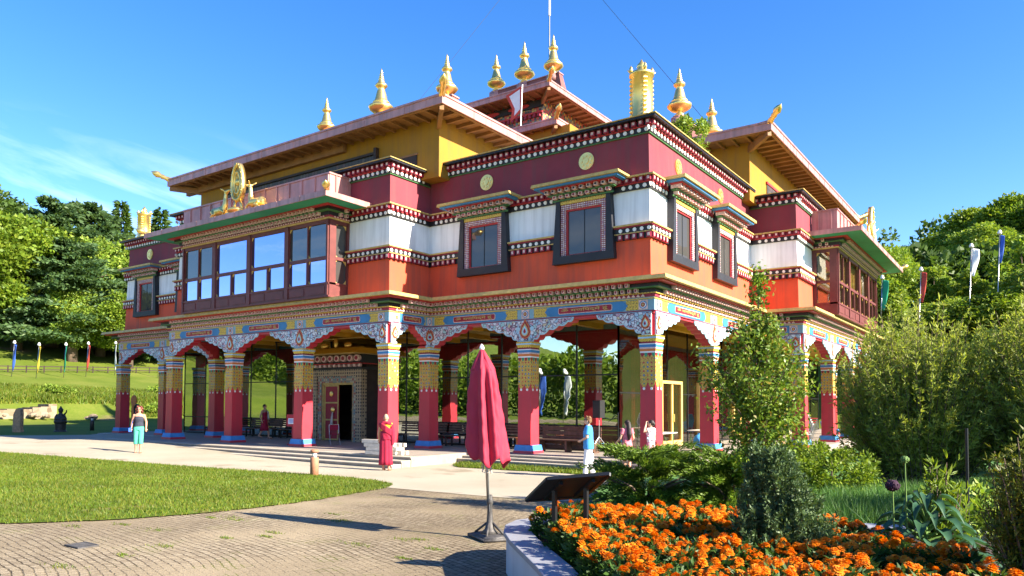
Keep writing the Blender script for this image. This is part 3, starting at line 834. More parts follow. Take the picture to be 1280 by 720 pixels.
# ---- big overhanging roofs
def finial(parent, x, y, z, s):
    prof = [(.20, 0), (.20, .08), (.13, .12), (.11, .20), (.16, .25), (.30, .30), (.42, .42), (.45, .52), (.39, .60), (.27, .63), (.31, .68), (.31, .74), (.25, .78), (.23, .86), (.16, 1.22), (.12, 1.34), (.16, 1.40), (.22, 1.48), (.20, 1.56), (.12, 1.60), (.13, 1.66), (.13, 1.70), (.08, 1.72), (.115, 1.77), (.115, 1.81), (.07, 1.83), (.095, 1.88), (.095, 1.91), (.055, 1.94), (.075, 1.98), (.075, 2.01), (.04, 2.05), (.055, 2.11), (.03, 2.20), (.004, 2.30)]
    def mod(a, i, zz):
        if .3 <= zz <= .6: return 1+.10*abs(math.cos(4.5*a))-.05
        if 1.42 < zz < 1.58: return 1+.12*abs(math.cos(4*a))-.06
        return 1.
    mb = MB(); mb.lathe([(r*s*(1.22 if .2 < zz < 1.65 else 1.15), zz*s) for r, zz in prof], 'gold', 26, (x, y, z), lambda a, i, zz: mod(a, i, zz/s))
    mb.box((x-.3*s, y-.3*s, z-.5), (x+.3*s, y+.3*s, z-.12), 'copper'); mb.prism([(x-.3*s, y-.3*s), (x+.3*s, y-.3*s), (x+.3*s, y+.3*s), (x-.3*s, y+.3*s)], z-.12, z+.03, 'copper', [(x-.2*s, y-.2*s), (x+.2*s, y-.2*s), (x+.2*s, y+.2*s), (x-.2*s, y+.2*s)])
    return mb.build('finial', parent, True)
def roof(x0, x1, y0, y1, ze, r0, r1, zr, over, t=.34, tips=True, crest=0.):
    """hipped roof: eaves rectangle, ridge from r0 to r1, boxed eaves of depth over"""
    E = [(x0, y0), (x1, y0), (x1, y1), (x0, y1)]
    mb = MB()
    V = [(x, y, ze-.02) for x, y in E]+[(*r0, zr), (*r1, zr)]
    if abs(r0[0]-r1[0]) > abs(r0[1]-r1[1]): Fs = [[0, 1, 5, 4], [1, 2, 5], [2, 3, 4, 5], [3, 0, 4]]
    else: Fs = [[0, 1, 4], [1, 2, 5, 4], [2, 3, 5], [3, 0, 4, 5]]
    mb.add(V, Fs+[[3, 2, 1, 0]], 'roof_tile')
    al = abs(r0[0]-r1[0]) > abs(r0[1]-r1[1]); cw = .22
    def cq(e, w_, d): return [(r0[0]-e, r0[1]-w_), (r1[0]+e, r1[1]-w_), (r1[0]+e, r1[1]+w_), (r0[0]-e, r0[1]+w_)] if al else [(r0[0]-w_, r0[1]-e), (r0[0]+w_, r0[1]-e), (r1[0]+w_, r1[1]+e), (r1[0]-w_, r1[1]+e)]
    if crest: mb.prism(cq(.35, cw*1.6, 0), zr-.3, zr+crest, 'roof_tile', cq(.0, cw, 0)); mb.prism(cq(.05, cw*1.25, 0), zr+crest, zr+crest+.06, 'copper')
    for a, b in (((*r0, zr), V[0]), ((*r0, zr), V[3]), ((*r1, zr), V[2]), ((*r1, zr), V[1])) if abs(r0[0]-r1[0]) > abs(r0[1]-r1[1]) else (((*r0, zr), V[0]), ((*r0, zr), V[1]), ((*r1, zr), V[2]), ((*r1, zr), V[3])):
        mb.tube([a, b], .11, 'roof_tile', 6)
    nrib = lambda a, b: np.arange(a+.3, b-.2, .45)
    R = mb.build('roof', T)
    W = Outline([(x1, y0), (x0, y0), (x0, y1), (x1, y1)])   # clockwise seen from above: front edge first
    mb = MB(); W.ring(mb, range(4), -.06, .0, ze-t, ze, 'copper'); W.ring(mb, range(4), -.10, .035, ze-.045, ze+.03, 'copper')
    for e in range(4):
        for s in np.arange(.8, W.L[e], 1.1): W.box(mb, e, s-.008, s+.008, 0, .012, ze-t, ze-.05, 'copper')
    mb.build('fascia', R)
    mb = MB(); mb.box((x0+.06, y0+.06, ze-t+.10), (x1-.06, y1-.06, ze-t+.16), 'soffit_wood'); mb.build('soffit', R)
    mb = MB()
    for e in range(4):
        W.box(mb, e, .1, W.L[e]-.1, -.20, -.08, ze-t-.02, ze-t+.098, 'soffit_wood')
        for s in np.arange(over*.9, W.L[e]-over*.8, .62): W.box(mb, e, s-.05, s+.05, -over-.05, -.205, ze-t-.03, ze-t+.098, 'soffit_wood')
    for i in range(4):
        a = W.vert(i, -.1); b = W.vert(i, -over-.15)
        mb.bar((a.x, a.y, ze-t-.06), (b.x, b.y, ze-t-.22), .16, .30, 'soffit_wood')
        c = W.vert(i, -over-.2); mb.bar((c.x, c.y, ze-t-.15), (c.x, c.y, ze-t-.6), .14, .14, 'soffit_wood') if False else None
    mb.build('rafters', R)
    if tips:
        for i in range(4):
            p = W.vert(i, -.05); d = W.vert(i, .5)-p
            q = Vector((d.x, d.y, .34)); base = Vector((p.x, p.y, ze+.02))
            mb = MB(); mb.tube([base-q*.6, base, base+q*.25, base+q*.4, base+q*.5, base+q*.7, base+q*.9, base+q*1.1], [.14, .13, .10, .13, .10, .17, .12, .01], 'gold', 12)
            mb.build('eave_tip', R, True)
    return R
R = roof(-26.1, -7.6, -1.6, 11., 13.17, (-21.9, 4.4), (-12.0, 4.4), 15.35, 1.15, crest=.82)
for x, s in ((-21., .92), (-16.87, 1.14), (-12.5, .94)): finial(R, x, 4.4, 16.22, s)
R = roof(-11., 1.4, 8.5, 27.6, 13.38, (-4.4, 13.), (-4.4, 23.2), 14.75, 1.25, crest=1.5)
for y, s in ((13., 1.1), (17.6, 1.12), (22.5, .92)): finial(R, -4.4, y, 16.32, s)
mb = MB(); mb.box((-24.95, -.42, 10.6), (-8.76, 9.5, 13.0), 'yellow_plaster'); mb.box((-10, 9.75, 10.6), (.12, 26.3, 13.2), 'yellow_plaster')
mb.box((-25., 9.9, 10.6), (-9.0, 26., 16.0), 'yellow_plaster'); mb.build('clerestory_wall', T)
mb = MB(); mb.box((-22.6, -.47, 10.8), (-12.2, -.42, 12.1), 'clerestory_paint'); mb.box((-22.7, -.55, 12.1), (-12.1, -.42, 12.2), 'dark_wood'); mb.box((-12.2, -.6, 10.8), (-12.05, -.42, 12.35), 'dark_wood')
mb.box((-26, -.62, 12.55), (-14, -.43, 12.98), 'soffit_wood')
mb.build('clerestory_window', T)
mb = MB(); mb.box((-10.9, -.46, 10.7), (-9.9, -.42, 11.65), 'dark_wood'); mb.box((-10.95, -.48, 11.65), (-9.85, -.42, 11.72), 'soffit_wood'); mb.build('clerestory_window', T)
mb = MB(); mb.box((.12, 12.2, 10.8), (.16, 24., 11.9), 'clerestory_paint'); mb.box((.12, 12.1, 11.9), (.2, 24.1, 12.), 'red_trim'); mb.build('clerestory_window', T)
R = roof(-24.3, -9.45, 9.35, 25.6, 16.25, (-17.4, 17.5), (-16.3, 17.5), 18.9, 1.3, .30)
R = roof(-22.7, -11.05, 11.2, 23.8, 19.27, (-19.6, 17.5), (-14.2, 17.5), 21.6, 1.3, .30, crest=1.15)
for x, s in ((-19.3, 1.12), (-17.0, 1.22), (-14.75, 1.14)): finial(R, x, 17.5, 22.85, s)
mb = MB(); mb.box((-21.4, 12.5, 16.0), (-12.35, 22.5, 19.1), 'tower_paint'); mb.box((-21.5, 12.4, 18.55), (-12.25, 12.499, 18.95), 'black_trim')
for k in range(4):
    x = -20.2+k*2.1
    W = [(x+.75*math.cos(a*math.pi/6), 12.36, 18.75+.13*math.sin(a*math.pi/6)) for a in range(12)]
    mb.loft(W, [(p[0], 12.40, p[2]) for p in W], 'red_trim')
mb.box((-21.5, 12.38, 18.2), (-12.3, 12.499, 18.3), 'red_trim')
for k in range(30): mb.box((-21.3+k*.3, 12.36, 18.0), (-21.15+k*.3, 12.499, 18.19), 'dentil_maroon')
mb.build('lantern_tower', T)
mb = MB()     # mast with its guy wires
mb.tube([(-15.75, 18.6, 21.), (-15.75, 18.6, 25.), (-15.75, 18.6, 33)], [.05, .045, .03], 'steel_dark', 6)
mb.tube([(-15.75, 18.6, 27.5), (-15.75, 18.6, 33.2)], [.075, .06], 'plastic_white', 8)
mb.tube([(-15.75, 18.6, 32.8), (-22.6, 8., 15.)], .012, 'steel_dark', 4); mb.tube([(-15.75, 18.6, 32.8), (-3.6, 14.5, 16.4)], .012, 'steel_dark', 4)
mb.build('mast', T)

# ---- ground floor: platform, glass walls, portal
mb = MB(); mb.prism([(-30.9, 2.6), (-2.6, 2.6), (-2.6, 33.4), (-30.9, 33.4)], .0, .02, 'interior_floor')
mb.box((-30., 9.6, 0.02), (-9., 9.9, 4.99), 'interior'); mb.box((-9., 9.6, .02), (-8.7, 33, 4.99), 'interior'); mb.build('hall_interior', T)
def glazing(x0, y0, x1, y1, k, horiz, n):
    p, q = Vector((x0, y0)), Vector((x1, y1)); d = (q-p); nrm = Vector((d.y, -d.x)).normalized(); st = d/n
    fr = MB()
    for j in range(n+1):
        c = p+st*j; fr.box((c.x-.03, c.y-.03, 0.02), (c.x+.03, c.y+.03, 4.99), 'steel_dark')
    for z in horiz+[.05, 4.95]:
        for j in range(n):
            a = p+st*j; b = p+st*(j+1); u = st.normalized()*.031; a = a+u; b = b-u
            fr.bar((a.x, a.y, z), (b.x, b.y, z), .05, .05, 'steel_dark')
    g = fr.build('glass_wall', T)
    zs = [.05]+horiz+[4.95]
    for j in range(n):
        for z0, z1 in zip(zs, zs[1:]):
            a = p+st*j+st.normalized()*.031; b = p+st*(j+1)-st.normalized()*.031
            mb = MB(); mb.bar((a.x, a.y, (z0+z1)/2), (b.x, b.y, (z0+z1)/2), .012, z1-z0-.052, k); mb.build('pane', g)
glazing(-31, 2.5, -18.2, 2.5, 'mirror_glass', [.95, 2.87], 6)
glazing(-14.9, 2.5, -2.5, 2.5, 'mirror_glass', [.95, 2.87], 7)
glazing(-2.5, 2.5, -2.5, 33.5, 'side_glass', [2.2], 14)
glazing(-31, 33.5, -31, 2.5, 'mirror_glass', [2.87], 10)
for a, b in ((4.4, 5.6), (8.2, 9.6), (11.5, 13.)):   # red curtains inside the east glass
    pts = [(-2.9+.06*math.sin(u*1.4), a+(b-a)*u/40) for u in range(41)]; A = pts+[(x-.02, y) for x, y in reversed(pts)]
    mb = MB(); mb.prism(A, .05, 4.3, 'curtain_red'); mb.build('curtain', T)
for y in (6.1, 10.2, 15., 20.):                    # pale wooden doors in the east glass
    mb = MB()
    for a, b, z0, z1 in ((0, .14, 0, 2.75), (2.06, 2.2, 0, 2.75), (.14, 2.06, 2.6, 2.75), (1.03, 1.17, 0, 2.6), (.14, 1.03, .0, .25), (1.17, 2.06, 0, .25)):
        mb.box((-2.52, y+a, z0+.03), (-2.38, y+b, z1), 'curtain_yellow')
    d = mb.build('hall_door', T)
    for a, b in ((.14, 1.03), (1.17, 2.06)):
        mb = MB(); mb.box((-2.47, y+a, .28), (-2.45, y+b, 2.6), 'warm_glass'); mb.build('pane', d)
    mb = MB(); mb.tube([(-2.36, y+1.1, 1.05), (-2.30, y+1.1, 1.05), (-2.30, y+1.1, 1.35), (-2.36, y+1.1, 1.35)], .02, 'gold', 6); mb.build('handle', d)

def portal():
    x0, x1, yf = -18.25, -14.85, 1.35; xc = -16.55
    mb = MB()
    mb.box((x0, yf, 0), (x0+.36, yf+.35, 3.32), 'portal_pattern'); mb.box((x1-.36, yf, 0), (x1, yf+.35, 3.32), 'portal_pattern'); mb.box((x0+.05, yf+.351, 0), (x0+.3, 2.6, 4.2), 'dark_wood'); mb.box((x1-.3, yf+.351, 0), (x1-.05, 2.6, 4.2), 'dark_wood')
    mb.box((x0+.36, yf+.08, 0), (x0+.62, yf+.4, 3.0), 'portal_blue'); mb.box((x1-.62, yf+.08, 0), (x1-.36, yf+.4, 3.0), 'portal_blue')
    mb.box((x0+.62, yf+.08, 2.72), (x1-.62, yf+.4, 3.0), 'portal_blue'); mb.box((x0+.36, yf+.02, 3.002), (x1-.36, yf+.4, 3.32), 'portal_pattern')
    mb.box((x0+.62, yf+.14, 0), (x0+.72, yf+.4, 2.72), 'gold_trim'); mb.box((x1-.72, yf+.14, 0), (x1-.62, yf+.4, 2.72), 'gold_trim'); mb.box((x0+.72, yf+.14, 2.62), (x1-.72, yf+.4, 2.72), 'gold_trim')
    p = mb.build('portal', T)
    mb = MB(); mb.box((x0-.05, yf-.03, 3.322), (x1+.05, 2.6, 3.42), 'black_trim')
    for k in range(11):
        x = x0+.1+k*.33; mb.box((x-.07, yf-.16, 3.43), (x+.07, yf-.03, 3.55), 'pink_white')
    mb.box((x0-.1, yf-.2, 3.56), (x1+.1, 2.6, 3.60), 'red_trim'); mb.box((x0-.05, yf-.05, 3.60), (x1+.05, 2.6, 4.02), 'black_trim')
    for k in range(8):
        x = x0+.22+k*.44
        W = [(x+.17*math.cos(a*math.pi/6), yf-.06, 3.82+.15*math.sin(a*math.pi/6)) for a in range(12)]
        mb.loft(W, [(q[0], yf-.22, q[2]) for q in W], 'pink_white'); W2 = [(x+.09*math.cos(a*math.pi/4), yf-.22, 3.82+.09*math.sin(a*math.pi/4)) for a in range(8)]
        mb.loft(W2, [(q[0], yf-.25, q[2]) for q in W2], 'dentil_maroon')
    mb.build('lintel', p)
    mb = MB(); mb.prism([(x0-.35, yf-.65), (x1+.35, yf-.65), (x1+.35, 2.6), (x0-.35, 2.6)], 4.03, 4.3, 'ceiling_yellow', [(x0-.1, yf-.2), (x1+.1, yf-.2), (x1+.1, 2.6), (x0-.1, 2.6)])
    mb.box((x0-.35, yf-.67, 4.0), (x1+.35, 2.6, 4.03), 'gold_trim'); mb.build('hood', p)
    mb = MB()                               # carved crest with two deer-like scrolls and a jewel
    mb.box((x0, yf+.1, 4.31), (x1, yf+.2, 4.36), 'gold_trim'); mb.box((x0, yf+.1, 4.75), (x1, yf+.2, 4.8), 'gold_trim')
    mb.ell((xc, yf, 4.55), (.14, .08, .24), 'gold'); mb.ell((xc-.8, yf, 4.45), (.26, .08, .13), 'gold'); mb.ell((xc+.8, yf, 4.45), (.26, .08, .13), 'gold')
    mb.build('crest', p, True)
    for side in (0, 1):
        mb = MB(); w = (x1-x0-1.44)/2
        def leaf(parent, hinge, ang, k):
            c, s = math.cos(ang), math.sin(ang)
            def P(u, n, z): return (hinge[0]+u*c-n*s, hinge[1]+u*s+n*c, z)
            def bx(u0, u1, n0, n1, z0, z1, kk, m): 
                m.loft([P(u0, n0, z0), P(u1, n0, z0), P(u1, n1, z0), P(u0, n1, z0)], [P(u0, n0, z1), P(u1, n0, z1), P(u1, n1, z1), P(u0, n1, z1)], kk)
            m = MB(); bx(0, w, 0, .05, .03, 2.61, k, m)
            for z in (.03, .95, 1.75, 2.55): bx(.0, w, -.02, -.001, z, z+.07, 'gold_trim', m)
            for u in (0, w-.07): bx(u, u+.07, -.021, -.002, .10, 2.55, 'gold_trim', m)
            d = m.build('door', parent)
            m = MB(); ctr = P(w*.62, -.03, 1.45); m.ell(ctr, (.14, .06, .14), 'gold')
            c2 = P(w*.5, -.03, 2.2); m.ell(c2, (.13, .03, .13), 'gold')
            e = P(w*.62, -.06, 1.25)
            m.tube([ctr, (e[0], e[1]-.02, 1.1), (e[0], e[1]-.03, .8), (e[0], e[1]-.03, .55)], [.02, .05, .07, .05], 'cloth_pale', 8)
            m.build('door_knocker', d, True)
        if side == 0: leaf(p, (x0+.73, yf+.2), 0., 'door_red')
        else: leaf(p, (x1-.73, yf+.25), RAD(180-38), 'dark_wood')
portal()
# ------------------------------------------------------------------ ground
def ss(a, b, v):
    t = min(1., max(0., (v-a)/(b-a))); return t*t*(3-2*t)
def table(Tb, v):
    if v <= Tb[0][0]: return Tb[0][1]
    for (a, b), (c, d) in zip(Tb, Tb[1:]):
        if v <= c: return b+(d-b)*(v-a)/(c-a)
    return Tb[-1][1]
LEFT = [(52, 0), (56, .05), (59, .5), (62, 2.0), (66, 2.5), (76, 3.6), (88, 5.2), (100, 7.5), (125, 14), (165, 26), (235, 36), (420, 40)]
NORTH = [(38, 0), (42, .8), (46, 3), (57, 9.5), (75, 14), (100, 17), (140, 22), (400, 40)]
def gz(x, y):
    z = -.32+.40*ss(3.5, 19., -y)+.30*ss(9, 25, -x)+.30*ss(1, 9, x)*ss(16, 3, -y)+.1*ss(6, 14, x)
    return z+max(table(LEFT, -x), table(NORTH, y)*ss(-90, -60, x))
def grid(name, xs, ys, zf, k):
    V = np.array([(x, y, zf(x, y)) for y in ys for x in xs]); n = len(xs)
    F = np.array([(j*n+i, j*n+i+1, (j+1)*n+i+1, (j+1)*n+i) for j in range(len(ys)-1) for i in range(n-1)])
    me = np_mesh(name, V, F, k); me.polygons.foreach_set('use_smooth', [True]*len(me.polygons)); return me
def sink(x, y): return .05*ss(-56, -50, x)*ss(40, 35, y)
xs = np.unique(np.concatenate([np.linspace(-420, -120, 12), np.arange(-120, 31, 1.5), np.linspace(32, 300, 16)]))
ys = np.unique(np.concatenate([np.linspace(-260, -32, 14), np.arange(-30, 81, 1.5), np.linspace(84, 400, 20)]))
tag(link('ground', grid('ground', xs, ys, lambda x, y: gz(x, y)-sink(x, y), 'meadow')), kind='structure')
def wobble(poly, step, amp):
    out = []
    for (a, b), (c, d) in zip(poly, poly[1:]+poly[:1]):
        L = math.hypot(c-a, d-b); n = max(1, int(L/step))
        for k in range(n): out.append((a+(c-a)*k/n+rnd.uniform(-amp, amp), b+(d-b)*k/n+rnd.uniform(-amp, amp)))
    return out
def smooth_poly(poly, it=2):
    for _ in range(it):
        q = []
        for (a, b), (c, d) in zip(poly, poly[1:]+poly[:1]): q += [(a*.75+c*.25, b*.75+d*.25), (a*.25+c*.75, b*.25+d*.75)]
        poly = q
    return poly
def inside(poly, P):
    x, y = P[:, 0], P[:, 1]; r = np.zeros(len(P), bool)
    for (x0, y0), (x1, y1) in zip(poly, poly[1:]+poly[:1]):
        c = ((y0 > y) != (y1 > y)) & (x < (x1-x0)*(y-y0)/(y1-y0+1e-12)+x0); r ^= c
    return r
def sheet(name, poly, lift, k, cell=1.):
    a = np.array(poly); lo, hi = a.min(0), a.max(0)
    gx, gy = np.meshgrid(np.arange(lo[0]+.37, hi[0], cell), np.arange(lo[1]+.41, hi[1], cell)); P = np.stack([gx.ravel(), gy.ravel()], 1)
    P = P[inside(poly, P)]
    vs = [Vector(p) for p in poly]+[Vector((float(p[0]), float(p[1]))) for p in P]
    n = len(poly); ed = [(i, (i+1) % n) for i in range(n)]
    v, e, f, *_ = delaunay_2d_cdt(vs, ed, [], 1, 1e-4)
    me = bpy.data.meshes.new(name); me.from_pydata([(p.x, p.y, gz(p.x, p.y)+lift) for p in v], [], f)
    me.materials.append(M[k]); me.polygons.foreach_set('use_smooth', [True]*len(me.polygons)); me.update()
    return tag(link(name, me), kind='structure')
sheet('paving', wobble([(-31, 1), (-33, -2.8), (-36, -8), (-46, -14), (-46, -29), (18, -29), (18, 1)], 1.2, .05), -.012, 'cobble', 1.)
sheet('gravel_path', wobble(smooth_poly([(-31, .5), (-32.8, -3), (-36, -8), (-42, -12.5), (-28, -13.5), (-14, -11), (-6, -9.2), (-1.5, -9.6), (3.5, -9.0), (6, -6), (5, 0)], 2), .7, .06), -.004, 'gravel', 1.)
LAWN = smooth_poly([(-18.3, -11.6), (-14.5, -10.05), (-9.4, -8.7), (-5.6, -8.1), (-3.3, -8.4), (-2.35, -9.5), (-2.0, -10.4), (-1.4, -12.0), (-.8, -14.3), (-.95, -16.0), (-1.7, -17.6), (-6, -21), (-20, -21), (-30, -16)], 2)
sheet('lawn', wobble(LAWN, .22, .055), .006, 'lawn_grass', .8)
STRIP = wobble([(-6.5, -1.55), (-6.2, -2.6), (-5.4, -3.1), (-3.2, -3.0), (-1.2, -2.8), (.2, -3.6), (.9, -4.6), (1.2, -1.5)], .4, .06)
sheet('grass_strip', STRIP, .006, 'meadow', .8)
GARDEN = smooth_poly([(.75, -4.4), (1.5, -6.6), (2.5, -9.0), (3.5, -10.8), (4.6, -12.9), (5.6, -14.3), (8, -16.5), (12, -19), (26, -19), (26, 34), (3.0, 34), (2.9, 9.3), (1.1, 9.3), (1.1, -1.4)], 1)
sheet('garden_lawn', wobble(GARDEN, .4, .05), .025, 'garden_grass', .9)
def blades(name, poly, n, h, k, lift, w=.016):
    a = np.array(poly); lo, hi = a.min(0), a.max(0); P = np.zeros((0, 2))
    while len(P) < n:
        q = rng.uniform(lo, hi, (n, 2)); P = np.concatenate([P, q[inside(poly, q)]])
    P = P[:n]; z = np.array([gz(*p) for p in P])+lift
    ang = rng.uniform(0, 6.283, n); hh = h*rng.uniform(.5, 1.3, n); lean = rng.normal(0, .4, (n, 2))*hh[:, None]
    dx = np.stack([np.cos(ang), np.sin(ang)], 1)*w/2
    V = np.zeros((n, 3, 3)); V[:, 0, :2] = P-dx; V[:, 1, :2] = P+dx; V[:, 2, :2] = P+lean; V[:, :2, 2] = z[:, None]; V[:, 2, 2] = z+hh
    F = np.arange(n*3).reshape(n, 3)
    return tag(link(name, np_mesh(name, V.reshape(-1, 3), F, k)), None, None, None, 'stuff')
b = [(x*1.0+(.05 if x > -3 else 0), y+.03) for x, y in LAWN]
tag(blades('lawn_blades', b, 130000, .055, 'grass_blade', .0, .02), 'short sunlit mown grass on the lawn before the temple', 'grass')
tag(blades('strip_blades', STRIP, 9000, .09, 'grass_blade', .0, .03), 'strip of dry yellowish grass at the foot of the steps', 'grass')
GP = [(3.0, -9.3), (5.4, -13.9), (8, -16.4), (13, -17), (15, -5), (9, -1), (3.5, -4)]
tag(blades('garden_blades', GP, 60000, .07, 'grass_shade', .02, .018), 'shaded blue green grass of the garden behind the marigold bed', 'grass')
GP2 = [(5.6, -8.8), (7.4, -10.6), (11, -10.6), (14, -8), (12, -4), (8, -5)]
tag(blades('tall_grass', GP2, 26000, .32, 'grass_shade', .02, .018), 'taller uncut grass in front of the feathery shrub', 'grass')
TF = [(-6, -18.5), (3.5, -18.5), (4.5, -15.5), (1.5, -12.5), (-.4, -14.2), (-.6, -16.2), (-1.6, -18)]
def tufts():
    C = []; 
    while len(C) < 24:
        q = rng.uniform((-6, -18.6), (4.6, -12.4), (1, 2))
        if inside(TF, q)[0]: C.append(q[0])
    C = np.array(C); n = 1500; i = rng.integers(0, len(C), n); P = C[i]+rng.normal(0, 1, (n, 2))*np.array([.13, .05])*rng.uniform(.4, 1.2, (len(C), 1))[i]
    a = rng.uniform(0, 6.283, n); dx = np.stack([np.cos(a), np.sin(a)], 1)*.006; z = np.array([gz(*p) for p in P])-.012; hh = rng.uniform(.01, .032, n)
    V = np.zeros((n, 3, 3)); V[:, 0, :2] = P-dx; V[:, 1, :2] = P+dx; V[:, 2, :2] = P+rng.normal(0, .02, (n, 2)); V[:, :2, 2] = z[:, None]; V[:, 2, 2] = z+hh
    tag(link('paving_weeds', np_mesh('paving_weeds', V.reshape(-1, 3), np.arange(n*3).reshape(n, 3), 'grass_blade')), 'small tufts of grass growing in the joints of the cobbles', 'grass', None, 'stuff')
tufts()
BK = [(-78, -2), (-66, 32), (-58.5, 32), (-58.2, 15), (-61.2, 13), (-61.2, -10), (-66, -14)]
tag(blades('bank_grass', BK, 50000, .45, 'grass_blade', -.05, .12), 'rough uncut grass over the bank left of the temple', 'grass')

# ------------------------------------------------------------------ platform with steps
mb = MB(); base = O
PL = [(-FW-.55, -.62), (-27.2, -.62), (-27.2, -3.5), (-6.8, -3.5), (-6.8, -.62), (.55, -.62), (.55, 10.0), (2.55, 10.0), (2.55, 27), (.55, 27), (.55, 36.5), (-FW-.55, 36.5)]
mb.prism(PL[::-1], -1.2, 0., 'stone_step')
pl = tag(mb.build('platform', None), 'broad stone platform under the columns with three long steps', 'platform')
def step(x0, x1, y0, y1, z):
    m = MB(); m.box((x0, y0, -1.2), (x1, y1, z-.035), 'stone_step'); m.box((x0, y0-.025, z-.035), (x1, y1, z), 'stone_light'); m.build('step', pl)
for k in range(3):
    z = -.002-.105*(k+0)-.0
    step(-27.2-.4*k, -6.8+.003*k, -3.5-.45*(k+1), -3.5-.45*k-.026*(k > 0), -.10*(k)-.004 if k else -.004)
for k in range(3): step(-6.79, .55+.0*k, -.62-.32*(k+1), -.62-.32*k-.026*(k > 0), -.085*k-.006)
for k in range(2): step(-FW-.5, -27.21-.8, -.62-.35*(k+1), -.62-.35*k-.026*(k > 0), -.05*k-.006)

# ------------------------------------------------------------------ things on and around the platform
def bench(x, y, rz, label, L=2.6, back=True):
    t = empty('bench', label, 'bench', (x, y, 0), rz, 'benches along the glass wall')
    mb = MB()
    for k in range(4): mb.box((-L/2, -.22+k*.115, .42), (L/2, -.13+k*.115, .46), 'bench_wood')
    mb.build('seat', t)
    if back:
        mb = MB()
        for k in range(4): mb.box((-L/2, .235+k*.02, .54+k*.105), (L/2, .265+k*.02, .62+k*.105), 'bench_wood')
        mb.build('backrest', t)
    for sx in (-1, 1):
        mb = MB(); x0 = sx*(L/2-.2)
        mb.box((x0-.03, -.22, 0), (x0+.03, -.16, .418), 'steel_dark'); mb.box((x0-.03, .17, 0), (x0+.03, .23, .418), 'steel_dark'); mb.box((x0-.03, -.158, .36), (x0+.03, .168, .418), 'steel_dark')
        if back: mb.bar((x0, .285, .40), (x0, .37, .98), .05, .03, 'steel_dark')
        mb.build('leg', t)
bench(-26.2, 1.7, 0, 'dark slatted bench seen between the third and fourth columns from the left')
bench(-22.6, 1.8, 0, 'dark slatted bench just behind the leftmost columns of the projecting porch')
bench(-19.95, 1.8, 0, 'dark bench behind the walking figure in maroon', 2.2)
bench(-11.6, 1.7, 0, 'dark bench in shade right of the carved doorway')
bench(-8.9, 1.75, 0, 'dark bench partly hidden behind the closed parasol')
bench(-6.6, 1.75, 0, 'slatted bench just right of the closed parasol behind the column')
def big_bench():
    t = empty('bench', 'long brown bench with a tall slatted back beside the loudspeaker', 'bench', (-4.05, 1.5, 0), 0)
    mb = MB()
    for k in range(5): mb.box((-1.25, .2, .10+k*.17), (1.25, .235, .25+k*.17), 'timber' if k in (9,) else 'bench_wood')
    mb.build('backrest', t)
    mb = MB(); mb.box((-1.25, -.25, .42), (1.25, .198, .46), 'bench_wood'); mb.build('seat', t)
    for sx in (-1, 0, 1):
        mb = MB(); mb.box((sx*1.15-.04, -.2, 0), (sx*1.15+.04, .19, .418), 'bench_wood'); mb.build('leg', t)
big_bench()
def speaker():
    t = empty('loudspeaker', 'black loudspeaker on a tripod stand in front of the glass', 'loudspeaker', (-2.55, 1.1, 0), RAD(-12))
    mb = MB(); mb.prism([(-.17, -.15), (.17, -.15), (.13, .16), (-.13, .16)], 1.28, 1.9, 'plastic_black'); mb.build('cabinet', t)
    mb = MB(); mb.box((-.15, -.165, 1.31), (.15, -.152, 1.87), 'steel_dark'); mb.build('grille', t)
    mb = MB(); mb.tube([(0, 0, .12), (0, 0, 1.28)], .02, 'steel', 8); mb.build('pole', t)
    for a in (.4, 2.5, 4.6):
        mb = MB(); mb.tube([(0, 0, .62), (.5*math.cos(a), .5*math.sin(a), .02)], .014, 'steel', 6); mb.tube([(0, 0, .3), (.26*math.cos(a), .26*math.sin(a), .32)], .009, 'steel', 6); mb.build('leg', t)
speaker()
def mic():
    t = empty('microphone_stand', 'thin microphone stand with a boom next to the corner column', 'stand', (-1.75, 1.0, 0))
    mb = MB(); mb.tube([(0, 0, 0), (0, 0, 1.5)], .013, 'steel_dark', 6); mb.build('pole', t)
    mb = MB(); mb.tube([(.1, 0, 1.55), (-.35, -.05, 1.15)], .011, 'steel_dark', 6); mb.build('boom', t)
    mb = MB(); mb.lathe([(.16, 0), (.16, .02), (.02, .04)], 'steel_dark', 14); mb.build('foot', t)
mic()
def side_table():
    t = empty('small_table', 'little orange brown table at the end of the tall backed bench', 'table', (-5.75, 1.1, 0))
    mb = MB(); mb.box((-.25, -.22, .46), (.25, .22, .5), 'orange_disc'); mb.build('tabletop', t)
    for sx in (-1, 1):
        for sy in (-1, 1):
            mb = MB(); mb.box((sx*.2-.025, sy*.17-.025, 0), (sx*.2+.025, sy*.17+.025, .458), 'orange_disc'); mb.build('leg', t)
side_table()
def beer_table(y, label):
    t = empty('folding_table', label, 'table', (-.95, y, 0), RAD(90), 'folding tables on the east side of the porch')
    mb = MB(); mb.box((-1.05, -.26, .72), (1.05, .26, .755), 'timber'); mb.build('tabletop', t)
    for sx in (-1, 1):
        mb = MB()
        for sy in (-1, 1): mb.tube([(sx*.8, sy*.2, 0), (sx*.8, sy*.2, .718)], .018, 'green_trim', 6)
        mb.tube([(sx*.8, -.2, .3), (sx*.8, .2, .3)], .014, 'green_trim', 6); mb.tube([(sx*.8, 0, .3), (sx*.35, 0, .715)], .012, 'green_trim', 6)
        mb.build('leg', t)
beer_table(2.6, 'pale folding table with green metal legs nearest the corner column')
beer_table(6.9, 'pale folding table with green metal legs behind the slim tree')
mb = MB(); mb.ell((-.9, 6.3, .32), (.22, .22, .27), 'cloth_blue'); mb.lathe([(.05, .55), (.06, .62), (.03, .66)], 'cloth_blue', 10, (-.9, 6.3, 0))
